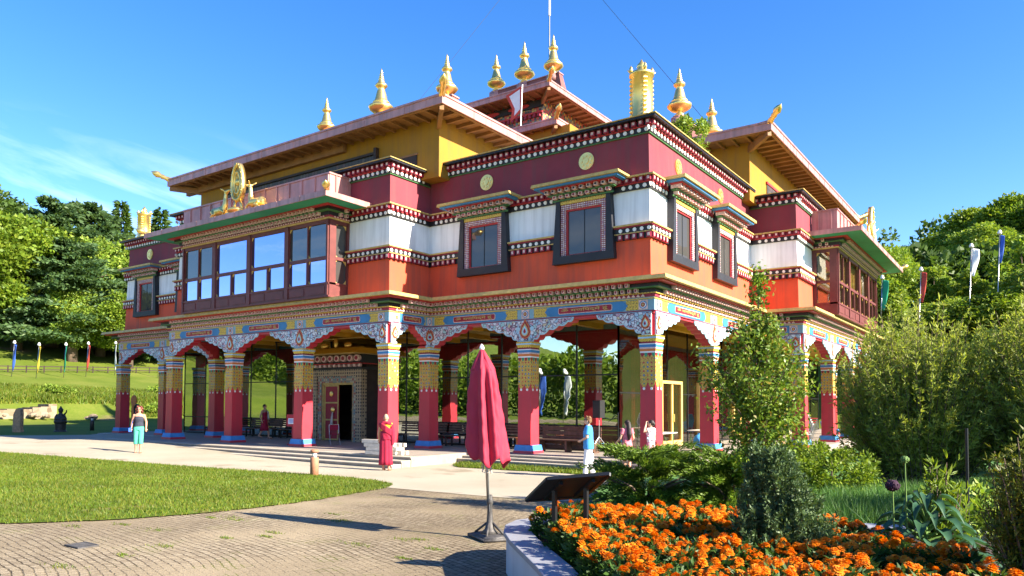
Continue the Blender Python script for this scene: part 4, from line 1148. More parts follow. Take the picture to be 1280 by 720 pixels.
tag(mb.build('water_bag', None, True), 'bright blue rounded bag under the folding table', 'bag')
def donation_box():
    t = empty('donation_box', 'red box on a post with a white notice beside the column', 'box', (-15.6, -1.75, 0), RAD(10))
    mb = MB(); mb.box((-.05, -.05, .04), (.05, .05, .78), 'plastic_red'); mb.box((-.2, -.18, 0), (.2, .18, .05), 'plastic_red'); mb.build('post', t)
    mb = MB(); mb.box((-.26, -.14, .78), (.26, .14, 1.28), 'plastic_red'); mb.build('box_body', t)
    mb = MB(); mb.box((-.17, -.148, .88), (.17, -.142, 1.12), 'paper')
    for z in (1.07, 1.03, .99, .95): mb.box((-.12, -.152, z-.008), (.12, -.149, z+.006), 'flag_blue')
    mb.build('notice', t)
donation_box()
def folded_chair(x, y, rz, label):
    t = empty('folding_chair', label, 'chair', (x, y, 0), rz, 'folding chairs by the doorway')
    mb = MB()
    for sx in (-.2, .2):
        mb.tube([(sx, -.25, 0), (sx, .12, .45), (sx, .2, .85)], .012, 'steel', 6)
    mb.tube([(-.2, .2, .85), (.2, .2, .85)], .012, 'steel', 6); mb.build('frame', t)
    mb = MB()
    for sx in (-.18, .18): mb.tube([(sx, .25, 0), (sx, -.15, .45)], .012, 'steel', 6)
    mb.build('leg', t)
    mb = MB(); mb.box((-.19, -.2, .44), (.19, .16, .465), 'cloth_maroon'); mb.build('seat', t)
    mb = MB(); mb.box((-.19, .185, .62), (.19, .205, .84), 'cloth_maroon'); mb.build('backrest', t)
folded_chair(-14.35, -.6, RAD(60), 'maroon folding chair half hidden behind the column left of the doorway')
folded_chair(-18.2, .55, RAD(200), 'maroon folding chair standing before the left doorpost')
def chair_stack(x, y, n, k, label, rz):
    t = empty('chair_stack', label, 'chair stack', (x, y, 0), rz)
    for j in range(n):
        dz = j*.10; dx = j*.05
        mb = MB(); mb.box((-.22+dx, -.22, .43+dz), (.22+dx, .22, .46+dz), k); mb.build('seat', t)
        mb = MB(); mb.bar((-.24+dx, 0, .5+dz), (-.34+dx, 0, .92+dz), .40, .03, k); mb.build('backrest', t)
        mb = MB()
        for sy in (-.2, .2):
            mb.tube([(-.2+dx, sy, .44+dz), (-.24+dx, sy, 0+dz)], .014, 'steel', 6); mb.tube([(.2+dx, sy, .44+dz), (.24+dx, sy, 0+dz)], .014, 'steel', 6); mb.tube([(-.22+dx, sy, .44+dz), (-.34+dx, sy, .9+dz)], .012, 'steel', 6)
        mb.build('leg', t)
chair_stack(1.2, 14.2, 8, 'plastic_red', 'leaning stack of red chairs under the east porch', RAD(20))
chair_stack(1.5, 13.2, 6, 'plastic_white', 'stack of white chairs in front of the red stack', RAD(200))
chair_stack(1.3, 18.6, 4, 'cloth_blue', 'short stack of blue chairs farther along the east porch', RAD(20))
mb = MB()
r2 = random.Random(3)
for k in range(16):
    lay = k//5; x = -8.35+(k % 5)*.06-.1*lay+r2.uniform(-.08, .08); y = -3.95+(k % 5)*.15; L = r2.uniform(.85, 1.15)
    mb.bar((x-L/2, y, .075+lay*.13), (x+L/2, y+r2.uniform(-.06, .06), .075+lay*.13+r2.uniform(-.01, .01)), .13, .12, 'timber')
tag(mb.build('timber_pile'), 'pile of pale rough boards stacked on the step by the monk', 'wood pile')

def bollard(x, y, label, h=.95, k='terracotta', s=1.):
    t = empty('bollard_light', label, 'bollard', (x, y, gz(x, y)))
    mb = MB(); mb.lathe([(.115*s, -.1), (.115*s, h*.66), (.10*s, h*.70)], k, 18); mb.build('post', t, True)
    mb = MB(); mb.lathe([(.06*s, h*.70), (.06*s, h*.88)], 'plastic_white', 14); mb.build('lamp', t, True)
    mb = MB(); mb.lathe([(.10*s, h*.88), (.115*s, h*.90), (.115*s, h*.96), (.07*s, h)], k, 18); mb.build('cap', t, True)
bollard(-6.2, -8.45, 'terracotta bollard light at the edge of the sunlit lawn', .72)
bollard(-39.8, 1.4, 'small dark bollard light on the far grass left of the porch', .85, 'bronze_dark', 1.1)
mb = MB()
gx, gy = .68, -17.64; gzz = gz(gx, gy)-.004
mb.box((gx-.17, gy-.12, gzz-.05), (gx+.17, gy-.10, gzz+.012), 'iron'); mb.box((gx-.17, gy+.10, gzz-.05), (gx+.17, gy+.12, gzz+.012), 'iron')
for k in range(9): mb.box((gx-.17+k*.0395, gy-.10, gzz-.05), (gx-.145+k*.0395, gy+.10, gzz+.01), 'iron')
tag(mb.build('drain_grate'), 'rusty iron drain grate set in the cobbles', 'grate')

def parasol():
    x, y = 4.02, -14.03; g = gz(x, y)
    t = empty('parasol', 'closed dark pink parasol on a cast iron stand', 'parasol', (x, y, g), RAD(-30))
    mb = MB(); mb.box((-.30, -.20, 0), (.30, .20, .035), 'iron'); mb.prism([(-.28, -.18), (.28, -.18), (.28, .18), (-.28, .18)], .035, .065, 'iron', [(-.2, -.12), (.2, -.12), (.2, .12), (-.2, .12)])
    mb.lathe([(.13, .06), (.07, .12), (.045, .20), (.036, .32), (.034, .44), (.044, .46), (.044, .51), (.034, .53), (.032, .57)], 'iron', 18)
    for a in range(4): mb.bar((.28*math.cos(a*1.571+.785), .18*math.sin(a*1.571+.785), .06), (.04*math.cos(a*1.571+.785), .04*math.sin(a*1.571+.785), .20), .025, .025, 'iron')
    mb.build('base', t, True)
    mb = MB(); mb.tube([(0, 0, .45), (0, 0, 2.55)], .020, 'steel', 12); mb.build('pole', t, True)
    mb = MB(); mb.tube([(.035, 0, .35), (.04, .0, .95), (.03, .01, 1.08)], .006, 'steel', 6)
    for k in range(14):
        a = k*1.1; mb.tube([(.03*math.cos(a), .03*math.sin(a), 1.06-k*.008), (.09*math.cos(a), .07*math.sin(a), 1.0-k*.012), (.05*math.cos(a+.8), .06*math.sin(a+.8), .93-k*.006)], .006, 'cloth_pale', 5)
    mb.build('cord', t)
    # closed canopy: deep folds falling from the crown, widening to an uneven hem
    n, m = 120, 30; V = []; F = []
    for i in range(m+1):
        q = i/m; z0 = 2.40-1.34*q
        for j in range(n):
            a = 2*math.pi*j/n
            fold = math.sin(7*a+1.2*math.sin(2*a+.4)+.8*q+.5*math.sin(5*q))+.45*math.sin(11*a+1.3+1.6*q)*(.4+.6*math.sin(a+1)**2)
            r = .05+.115*min(1, q/.14)**.7+.130*max(0, q-.10)**.9
            r *= 1+min(1, q*3)*.15*fold*(.75+.25*abs(fold))
            r *= 1+.022*math.sin(23*q+4*a)*math.sin(5*a-9*q)*min(1, q*4)+.018*math.sin(41*q-3*a+2*math.sin(6*a))*min(1, q*4)
            z = z0+(.08*math.sin(a-2.3)+.05*math.sin(3*a+.4)+.045*math.sin(7*a+1))*max(0, q-.45)/.55
            V.append((r*math.cos(a)*1.12, r*math.sin(a)*.86, z))
    for i in range(m):
        for j in range(n): F.append((i*n+j, i*n+(j+1) % n, (i+1)*n+(j+1) % n, (i+1)*n+j))
    me = np_mesh('canopy', V, F, 'parasol_red'); me.polygons.foreach_set('use_smooth', [True]*len(F))
    cnp = link('canopy', me, t)
    md = cnp.modifiers.new('thick', 'SOLIDIFY'); md.thickness = .006
    V = []; F = []; n = 64
    for i in range(9):
        q = i/8
        for j in range(n):
            a = 2*math.pi*j/n; fold = math.sin(8*a+.3)
            r = (.025+.135*q**.9)*(1+.12*fold*min(1, q*2)); V.append((r*math.cos(a)*1.1, r*math.sin(a)*.9, 2.50-.30*q+.03*fold*q))
    for i in range(8):
        for j in range(n): F.append((i*n+j, i*n+(j+1) % n, (i+1)*n+(j+1) % n, (i+1)*n+j))
    me = np_mesh('top_flap', V, F, 'parasol_red'); me.polygons.foreach_set('use_smooth', [True]*len(F)); fl = link('top_flap', me, t)
    md = fl.modifiers.new('thick', 'SOLIDIFY'); md.thickness = .005
    mb = MB()
    for j in range(8):
        a = 2*math.pi*(j+.35)/8; mb.tube([(.03*math.cos(a), .03*math.sin(a), 1.12), (.10*math.cos(a), .08*math.sin(a), 1.04+.03*math.sin(3*a)), (.19*math.cos(a), .15*math.sin(a), 1.06+.04*math.sin(2*a))], [.008, .008, .006], 'steel_dark', 5)
    mb.build('ribs', t)
    mb = MB(); mb.lathe([(.03, 2.50), (.035, 2.53), (.02, 2.56), (.004, 2.58)], 'plastic_white', 12); mb.build('finial', t, True)
    lean = Matrix.Rotation(RAD(2.7), 3, Vector((math.cos(RAD(-54.8+30)), math.sin(RAD(-54.8+30)), 0))).to_euler()
    for ch in t.children:
        if not ch.name.startswith('base'): ch.rotation_euler = lean
parasol()

# raised bed: low pale wall with a slab coping, curved at its corner
def planter():
    zt = .45
    out = [(9.9, -20.6), (7.9, -18.25), (6.62, -16.86), (5.75, -16.02), (5.42, -15.66), (5.20, -15.32), (5.10, -14.98), (5.20, -14.66), (5.5, -14.42), (8.2, -12.9), (12.5, -11.2)]
    def inset(P, d):
        q = []
        for i, p in enumerate(P):
            a = Vector(P[max(0, i-1)]); b = Vector(P[min(len(P)-1, i+1)]); t = (b-a).normalized(); nrm = Vector((t.y, -t.x))
            c = Vector(p)+nrm*d; q.append((c.x, c.y))
        return q
    t = empty('planter_wall', 'low pale planter wall with a slab coping curving round the marigold bed', 'planter', (5.1, -15, 0))
    t.location = (0, 0, 0)
    for nm, o0, o1, z0, z1, k in (('wall', .03, .22, -.4, zt-.05, 'planter_white'), ('coping', 0., .29, zt-.05, zt, 'stone_slab')):
        P0, P1 = inset(out, o0), inset(out, o1); V = []; F = []
        zf = (lambda p: zt-.0) 
        for a, b in zip(P0, P1):
            lo = zt*0+z0; V += [(a[0], a[1], lo), (b[0], b[1], lo), (b[0], b[1], z1), (a[0], a[1], z1)]
        n = len(P0)
        for i in range(n-1):
            for j in range(4): F.append([i*4+j, i*4+(j+1) % 4, (i+1)*4+(j+1) % 4, (i+1)*4+j])
        F += [[0, 1, 2, 3], [4*n-1, 4*n-2, 4*n-3, 4*n-4]]
        mb = MB(); mb.add(V, F, k); o = mb.build(nm, t)
        bv = o.modifiers.new('edge', 'BEVEL'); bv.width = .008; bv.segments = 2
    P = inset(out, .25); P = P+[(14.5, -15.), (13, -20.)]
    V = [(x, y, .36) for x, y in P]; mb = MB(); mb.prism(P, -.3, .36, 'soil'); mb.build('soil', t)
    return P
# the lawn behind the bed lies lower; only the front and left side of the wall are in view
BED = planter()

def signboard():
    t = empty('information_board', 'black tilted information board on two posts seen from behind', 'sign', (0, 0, 0), 0)
    t.location = (0, 0, 0)
    H0, H1 = Vector((6.03, -15.77, 1.04)), Vector((6.62, -15.60, 1.11)); L0, L1 = Vector((5.63, -15.55, .78)), Vector((6.22, -15.38, .85))
    nrm = (H1-H0).cross(L0-H0).normalized()
    if nrm.z > 0: nrm = -nrm
    mb = MB(); e = nrm*.018
    mb.loft([H0, H1, L1, L0], [H0+e, H1+e, L1+e, L0+e], 'plastic_black'); mb.build('panel', t)
    mb = MB()
    for a, b in ((H0, H1), (H1, L1), (L1, L0), (L0, H0)): mb.bar(a+e*.5, b+e*.5, .03, .035, 'steel_dark', nrm)
    mb.build('frame', t)
    for f in (.28, .80):
        a = H0.lerp(H1, f)+e*2; b = L0.lerp(L1, f)+e*2; mid = a.lerp(b, .42)
        mb = MB(); mb.bar(a.lerp(b, .12), a.lerp(b, .85), .035, .035, 'steel_dark', nrm); mb.build('bracket', t)
        mb = MB(); mb.box((mid.x-.02, mid.y-.02, .1), (mid.x+.02, mid.y+.02, mid.z-.01), 'steel_dark'); mb.build('post', t)
    mb = MB(); e2 = -nrm*.004     # paper on the reader's side
    mb.loft([H0.lerp(L1, .04)+e2, H1.lerp(L0, .04)+e2, L1.lerp(H0, .04)+e2, L0.lerp(H1, .04)+e2], [H0.lerp(L1, .04)-nrm*.001, H1.lerp(L0, .04)-nrm*.001, L1.lerp(H0, .04)-nrm*.001, L0.lerp(H1, .04)-nrm*.001], 'paper'); mb.build('notice', t)
signboard()

# gilt wheel, deer, banners on the roof edge
def dharma_wheel(x, y, z, rz, label):
    t = empty('dharma_wheel', label, 'roof ornament', (x, y, z), rz); t.scale = (.94, .94, .94)
    mb = MB(); mb.box((-.55, -.25, 0), (.55, .25, .10), 'gold'); mb.lathe([(.42, .1), (.46, .16), (.40, .24), (.28, .28)], 'gold', 18, (0, 0, 0), lambda a, i, z: 1+.06*math.cos(10*a))
    for sx in (-1, 1): mb.tube([(sx*.36, 0, .12), (sx*.24, 0, .42), (sx*.14, 0, .62)], .06, 'gold', 8)
    mb.build('stand', t, True)
    mb = MB(); n = 40
    def oval(a, s=1.): 
        c = math.cos(a); return (.42*s*math.sin(a)*(1.-.12*c), 1.38+.80*s*c*(1.0 if c < 0 else 1.16))
    for s0, s1, o in ((1., .84, .11), (.60, .52, .09)):
        V = []; F = []
        for i in range(n):
            a = 2*math.pi*i/n
            for s, d in ((s0, -o), (s0, o), (s1, o), (s1, -o)):
                p = oval(a, s); V.append((p[0], d, p[1]))
        for i in range(n):
            for j in range(4): F.append([i*4+j, i*4+(j+1) % 4, ((i+1) % n)*4+(j+1) % 4, ((i+1) % n)*4+j])
        mb.add(V, F, 'gold')
    for k in range(8):
        a = 2*math.pi*k/8; p = oval(a, .88); mb.tube([(0, 0, 1.45), (p[0], 0, p[1])], .04, 'gold', 8)
    mb.ell((0, 0, 1.45), (.14, .13, .17), 'gold')
    for k in range(18):
        a = 2*math.pi*k/18; p = oval(a, .92); mb.ell((p[0], -.11, p[1]), (.04, .03, .04), 'gold', 8, 6)
    V0 = [(oval(2*math.pi*i/n, .84)[0], -.02, oval(2*math.pi*i/n, .84)[1]) for i in range(n)]; V1 = [(p[0], .02, p[2]) for p in V0]
    mb.loft(V0, V1, 'gold_trim')
    mb.build('wheel', t, True)
def voxel(mb, name, vox, k=None):
    o = bpy.data.objects.new(name, mb.mesh(name)); COL.objects.link(o)
    md = o.modifiers.new('r', 'REMESH'); md.mode = 'VOXEL'; md.voxel_size = vox; md.use_smooth_shade = True
    sm = o.modifiers.new('s', 'SMOOTH'); sm.iterations = 4; sm.factor = .5
    bpy.context.view_layer.update()
    me = bpy.data.meshes.new_from_object(o.evaluated_get(bpy.context.evaluated_depsgraph_get()))
    bpy.data.objects.remove(o)
    me.materials.clear(); me.materials.append(M[k or mb.mats[0]]); me.name = name
    me.polygons.foreach_set('material_index', [0]*len(me.polygons)); me.polygons.foreach_set('use_smooth', [True]*len(me.polygons))
    return me
def deer(x, y, z, rz, label):
    mb = MB(); k = 'gold'
    mb.box((-.55, -.22, 0), (.55, .22, .08), k)
    mb.tube([(-.50, 0, .30), (-.38, 0, .36), (-.1, 0, .36), (.18, 0, .36), (.34, 0, .42)], [.10, .19, .18, .20, .16], k, 14)
    mb.tube([(.28, 0, .40), (.38, 0, .62), (.38, 0, .86), (.40, 0, 1.02)], [.16, .11, .08, .075], k, 12)
    mb.tube([(.36, 0, 1.06), (.46, 0, 1.12), (.60, 0, 1.16), (.70, 0, 1.17)], [.07, .085, .055, .035], k, 12)
    for s in (-1, 1):
        mb.tube([(.40, s*.05, 1.14), (.30, s*.15, 1.22), (.26, s*.19, 1.26)], [.03, .04, .015], k, 8)
        mb.tube([(.26, s*.13, .34), (.50, s*.14, .22), (.36, s*.14, .10), (.22, s*.14, .10)], [.07, .055, .045, .04], k, 8)
        mb.tube([(-.34, s*.14, .34), (-.18, s*.20, .20), (-.42, s*.18, .12), (-.2, s*.18, .10)], [.12, .08, .05, .04], k, 8)
    mb.tube([(-.5, 0, .36), (-.6, 0, .44)], [.05, .02], k, 8)
    t = link('golden_deer', voxel(mb, 'golden_deer', .022), None, (x, y, z), (0, 0, rz)); tag(t, label, 'deer statue', 'kneeling gilded deer')
def banner(x, y, z, h, label):
    t = empty('victory_banner', label, 'roof ornament', (x, y, z), RAD(20))
    s = h/2.3; mb = MB()
    mb.lathe([(.30*s, 0), (.30*s, .06*s), (.42*s, .10*s), (.40*s, .16*s), (.37*s, .20*s), (.39*s, 1.74*s), (.43*s, 1.76*s), (.43*s, 1.84*s), (.36*s, 1.88*s), (.20*s, 1.94*s)], 'gold', 28)
    cyl = mb.build('drum', t, True)
    mb = MB()
    for q in range(4):
        a = q*math.pi/2+.4
        for k in range(9):
            for d in (-.12, 0, .12): mb.ell((.385*s*math.cos(a+d), .385*s*math.sin(a+d), (.34+k*.155)*s), (.045*s, .045*s, .06*s), 'gold', 8, 6)
    mb.build('relief', t, True)
    mb = MB(); mb.lathe([(.2*s, 1.92*s), (.22*s, 1.97*s), (.12*s, 2.02*s), (.17*s, 2.10*s), (.16*s, 2.16*s), (.07*s, 2.26*s), (.005*s, 2.38*s)], 'gold', 16)
    for q in range(4):
        a = q*math.pi/2+.4; mb.lathe([(.03*s, 1.84*s), (.075*s, 1.94*s), (.06*s, 2.02*s), (.005*s, 2.12*s)], 'gold', 10, (.38*s*math.cos(a), .38*s*math.sin(a), 0))
        mb.tube([(.40*s*math.cos(a), .40*s*math.sin(a), 1.84*s), (.5*s*math.cos(a), .5*s*math.sin(a), 1.95*s)], .02*s, 'gold', 6)
    mb.build('crown', t, True)
dharma_wheel(-16.85, -3.75, 9.56, 0, 'golden oval wheel between two kneeling deer on the left canopy')
deer(-18.1, -3.75, 9.52, 0, 'golden kneeling deer left of the oval wheel looking right')
deer(-15.6, -3.75, 9.52, math.pi, 'golden kneeling deer right of the oval wheel looking left')
dharma_wheel(3.5, 18.4, 9.56, RAD(90), 'golden oval wheel on the right hand canopy above the glazed bay')
deer(3.5, 17.15, 9.52, RAD(90), 'golden deer on the near side of the right hand wheel')
deer(3.5, 19.65, 9.52, RAD(-90), 'golden deer on the far side of the right hand wheel')
banner(-.75, .8, 11.2, 2.25, 'large golden banner cylinder on the near parapet corner')
banner(-32.6, .7, 11.2, 2.05, 'golden banner cylinder on the far left parapet corner')
# ------------------------------------------------------------------ flags and far things on the left
def flag(x, y, h, k, label, z=None, w=.42, fl=.75, lean=.04, group=None, cat='flag'):
    z = gz(x, y)-.1 if z is None else z
    t = empty('flag_pole', label, cat, (x, y, z), rnd.uniform(-.3, .3), group); t.rotation_euler = (rnd.uniform(-.02, .02), lean, t.rotation_euler.z)
    mb = MB(); mb.tube([(0, 0, 0), (0, 0, h)], [.05, .03], 'steel', 8); mb.build('pole', t, True)
    mb = MB(); mb.ell((0, 0, h+.05), (.13, .13, .13), 'plastic_white', 10, 7); mb.lathe([(.16, h-.16), (.16, h+.0), (.1, h+.02)], 'plastic_white', 10); mb.build('cap', t, True)
    L = h*fl; V = []; F = []; m = 16
    for i in range(m+1):
        q = i/m; ww = w*(.65+.35*math.sin(3*q+1))
        for j in range(5):
            s = j/4; V.append((.05+ww*s, .06*math.sin(7*q+3*s), h-.25-L*q-.10*s*s))
    for i in range(m):
        for j in range(4): F.append((i*5+j, i*5+j+1, (i+1)*5+j+1, (i+1)*5+j))
    o = link('banner_cloth', np_mesh('banner_cloth', V, F, k), t); md = o.modifiers.new('thick', 'SOLIDIFY'); md.thickness = .012
for (x, y, h, k, lb) in ((-83.6, 13.1, 4.0, 'flag_blue', 'blue'), (-82.6, 15.2, 4.0, 'flag_yellow', 'yellow'), (-84.2, 18.8, 4.1, 'flag_green', 'green'), (-85.9, 22.1, 4.3, 'flag_red', 'orange red'), (-88.7, 27.0, 4.4, 'flag_white', 'white')):
    flag(x, y, h, k, f'narrow {lb} prayer flag on a pole along the upper lawn at left', lean=.09)
flag(-87.5, 32.2, 4.2, 'flag_yellow', 'yellow prayer flag seen through the leftmost arch of the porch', lean=.05)
flag(2.3, 46.2, 10.2, 'flag_red', 'red prayer flag on the hillside right of the glazed bay', w=.42, fl=.24)
flag(5.7, 48.6, 10.6, 'flag_white', 'white prayer flag on the right hillside', w=.55, fl=.21)
flag(7.6, 49.9, 10.8, 'flag_blue', 'blue prayer flag farthest right on the hillside', w=.32, fl=.21)
flag(-.6, 48., 5.2, 'flag_green', 'green prayer flag hanging just beyond the right canopy', z=7.6, w=.5, fl=.5)
flag(-1.5, 3.0, 2.0, 'flag_green', 'thin green flag on the parapet behind the golden banner', z=10.9, w=.16, lean=.02)
flag(-27., 1.5, 2.6, 'flag_pink', 'pink flag on a pole at the left end of the roof terrace', z=9.9, w=.3, lean=-.3)
flag(-18.8, -20.5, 4.0, 'flag_white', 'white prayer flag that shows only as a reflection in the glass', w=.5, lean=.05)
flag(-20.2, -19.2, 4.0, 'flag_blue', 'blue prayer flag that shows only as a reflection in the glass', w=.5, lean=.05)
def tower_flag():
    t = empty('roof_flag', 'white flag with a pink border standing before the painted lantern', 'flag', (-12.1, 10.0, 16.6))
    mb = MB(); mb.tube([(0, 0, 0), (.1, 0, 2.2)], .03, 'steel', 6); mb.build('pole', t)
    P = [(.1, 2.15), (-1.0, 1.85), (-.55, 1.0), (-.7, .35), (.03, .75)]
    mb = MB(); mb.loft([(x, 0, z) for x, z in P], [(x, .02, z) for x, z in P], 'flag_red'); P2 = [(-.05, 1.98), (-.75, 1.75), (-.38, 1.0), (-.42, .62), (-.05, .9)]
    mb.loft([(x, -.012, z) for x, z in P2], [(x, -.002, z) for x, z in P2], 'flag_white'); mb.build('banner_cloth', t)
tower_flag()
def stele(x, y):
    mb = MB(); P = [(-.42, 0), (.42, 0), (.40, .25), (.34, .3), (.36, 1.6), (.30, 1.95), (.1, 2.05), (-.12, 1.95), (-.34, 1.5), (-.38, .3)]
    z = gz(x, y)-.1; mb.loft([(a, -.2, b) for a, b in P], [(a, .2, b) for a, b in P], 'sandstone')
    tag(mb.build('standing_stone', None, loc=(x, y, z), rot=(0, 0, RAD(30)), scale=(.68, .68, .74)), 'upright reddish carved stone at the far left edge of the lawn', 'sculpture')
stele(-40.2, -2.7)
def seated_statue(x, y):
    mb = MB(); k = 'bronze_dark'
    mb.lathe([(.52, 0), (.50, .12), (.40, .2), (.42, .7), (.50, .82), (.50, .95)], k, 16)
    mb.ell((0, 0, 1.08), (.50, .40, .20), k); mb.tube([(0, 0, 1.05), (0, 0, 1.4), (0, 0, 1.55)], [.28, .25, .12], k, 14); mb.ell((0, 0, 1.74), (.19, .19, .22), k); mb.lathe([(.22, 1.84), (.10, 1.95), (.03, 2.12)], k, 12)
    for s in (-1, 1): mb.tube([(s*.26, 0, 1.45), (s*.42, -.05, 1.2), (s*.2, -.3, 1.15)], [.09, .08, .06], k, 8)
    mb.tube([(.3, 0, 1.45), (.5, -.1, 1.62), (.52, -.12, 1.8)], [.08, .06, .05], k, 8)
    t = link('seated_statue', voxel(mb, 'seated_statue', .03), None, (x, y, gz(x, y)-.1), (0, 0, RAD(40)), (.74, .74, .78)); tag(t, 'dark bronze figure seated on a round pedestal on the far lawn', 'statue')
seated_statue(-39.1, -.8)
def gong(x, y):
    z = gz(x, y)-.1
    t = empty('disc_post', 'wooden post with an orange disc and a black ring behind the woman', 'sign', (x, y, z))
    mb = MB(); mb.box((-.14, -.07, 0), (.14, .07, 1.75), 'orange_disc'); mb.build('post', t)
    mb = MB(); W = [(.34*math.cos(a*math.pi/12)+.14, -.09, 2.0+.34*math.sin(a*math.pi/12)) for a in range(24)]; mb.loft(W, [(p[0], -.04, p[2]) for p in W], 'orange_disc'); mb.build('disc', t)
    mb = MB(); mb.tube([(.62+.27*math.cos(a*math.pi/10), -.1, 1.42+.3*math.sin(a*math.pi/10)) for a in range(21)], .075, 'plastic_black', 8); mb.tube([(.62, -.1, 1.15), (.62, -.1, .5)], .09, 'plastic_black', 8); mb.box((.3, -.3, 0), (.9, .2, .5), 'plastic_black'); mb.build('ring', t, True)
gong(-36.6, 2.4)
mb = MB()
V = []
r3 = random.Random(5)
for k in range(26):
    y = -7+k*.62; h = 1.15+.6*math.sin(k*.25)+r3.uniform(-.12, .12)
    mb.box((-60.4, y-2, -.2), (-58.3+r3.uniform(-.08, .08), y+.65-2, .55+h*.95), 'rubble')
for k in range(30):
    q = r3.uniform(.15, .4); mb.ell((-57.8+r3.uniform(-.3, .9), r3.uniform(-8, 10), .3+r3.uniform(0, .4)), (q, q, q*.7), 'rubble', 8, 6)
tag(mb.build('ruined_wall'), 'old rubble retaining wall half buried in the grassy bank', 'wall')
def rail():
    t = empty('timber_fence', 'low dark fence along the top of the upper lawn', 'fence', (0, 0, 0))
    prev = None
    for k in range(16):
        x = -86.5-.40*k; y = 6+k*2.1; z = gz(x, y); mb = MB(); mb.tube([(x, y, z-.2), (x, y, z+.85)], .07, 'dark_wood', 6); mb.build('post', t)
        if prev:
            for dz in (.35, .75):
                mb = MB(); mb.bar((prev[0], prev[1], prev[2]+dz), (x, y, z+dz), .05, .11, 'dark_wood'); mb.build('rail', t)
        prev = (x, y, z)
rail()

# ------------------------------------------------------------------ plants
def unit(n):
    v = rng.normal(size=(n, 3)); return v/np.linalg.norm(v, axis=1, keepdims=True)
def leaf_arr(P, size, asp=.5, D=None, droop=0., tilt=None):
    """diamond leaves at P; D = growth direction (random if None)"""
    n = len(P); D = unit(n) if D is None else D/np.maximum(np.linalg.norm(D, axis=1, keepdims=True), 1e-6)
    if droop: D = D+np.array([0, 0, -droop]); D /= np.linalg.norm(D, axis=1, keepdims=True)
    s = np.cross(D, unit(n)); s /= np.maximum(np.linalg.norm(s, axis=1, keepdims=True), 1e-6)
    L = size*rng.uniform(.7, 1.3, (n, 1)); nn = np.cross(D, s)
    V = np.stack([P, P+D*L*.45+s*L*asp*.5+nn*L*.08, P+D*L, P+D*L*.45-s*L*asp*.5+nn*L*.08], 1)
    return V.reshape(-1, 3)
def leaf_mesh(name, V, k):
    return np_mesh(name, V, np.arange(len(V)).reshape(-1, 4), k)
def clump_leaves(C, Rr, n, size, asp=.55, flat=1.):
    """leaves on the outer shells of clumps with centres C and radii Rr"""
    i = rng.integers(0, len(C), n); w = Rr[i]; u = unit(n)
    r = w*(rng.uniform(0, 1, n)**.35)*rng.uniform(.8, 1.08, n)
    off = u*r[:, None]; off[:, 2] *= flat
    D = u*.9+unit(n)*.9+np.array([0, 0, .15])
    return leaf_arr(C[i]+off, size, asp, D)
def limbs(mb, base, h, r, n, spread, k='bark', lean=(0, 0), zf=(.35, .9)):
    top = Vector((base[0]+lean[0], base[1]+lean[1], base[2]+h)); b = Vector(base)
    mb.tube([b+Vector((0, 0, -.3)), b.lerp(top, .3), b.lerp(top, .65), top], [r*1.25, r*.85, r*.5, r*.08], k, 8)
    for j in range(n):
        f = zf[0]+(zf[1]-zf[0])*(j+.5)/n; a = j*2.4+rnd.uniform(-.4, .4); p = b.lerp(top, f); L = spread*rnd.uniform(.6, 1.)*(1.15-f*.7)
        q = p+Vector((math.cos(a)*L, math.sin(a)*L, L*.55)); m = p.lerp(q, .5)+Vector((0, 0, L*.08))
        mb.tube([p, m, q], [r*.45*(1.1-f), r*.28*(1.1-f), r*.06], k, 6)
def crown_broad(name, h, R, n, size, k, ncl=60, low=.22):
    c = []; rr = []
    for j in range(ncl):
        u = unit(1)[0]; f = rng.uniform(.45, 1.)**.5
        z = h*(.5+low/2)+u[2]*f*h*(.5-low/2)*.92
        taper = 1-.35*max(0, (z/h-.6)/.4)
        c.append((u[0]*f*R*.8*taper, u[1]*f*R*.8*taper, z)); rr.append(R*rng.uniform(.20, .36))
    return leaf_mesh(name, clump_leaves(np.array(c), np.array(rr), n, size, .6, .8), k)
def crown_cedar(name, h, R, n, size, k):
    V = []; nl = 13
    for j in range(nl):
        z = h*(.16+.82*j/(nl-1)); rr = R*(1.02-.78*(j/(nl-1))**1.15)*rng.uniform(.8, 1.1)
        for a in range(6):
            an = rng.uniform(0, 6.28); d = np.array([math.cos(an), math.sin(an), 0]); m = n//(nl*6)
            t = rng.uniform(.12, 1., m)**.7; w = .26*rr*(1-.5*t)
            P = np.outer(t*rr, d)+np.stack([rng.normal(0, 1, m)*w, rng.normal(0, 1, m)*w, rng.normal(0, .10, m)+.10*rr*t], 1); P[:, 2] += z
            V.append(leaf_arr(P, size, .5, np.tile(d, (m, 1))+unit(m)*.8))
    return leaf_mesh(name, np.concatenate(V), k)
def crown_fir(name, h, R, n, size, k):
    V = []; nl = 20
    for j in range(nl):
        f = j/(nl-1); z = h*(.08+.92*f); rr = R*(1.05-f)*.95+.1; m = max(20, int(n/nl*(1.6-1.2*f)))
        a = rng.uniform(0, 6.283, m); a = a+.25*np.sin(7*a+j); t = rng.uniform(.15, 1, m)**.6
        P = np.stack([np.cos(a)*t*rr, np.sin(a)*t*rr, z-.25*rr*t+rng.normal(0, .1, m)], 1)
        V.append(leaf_arr(P, size, .4, np.stack([np.cos(a), np.sin(a), -.3*np.ones(m)], 1)+unit(m)*.5))
    return leaf_mesh(name, np.concatenate(V), k)
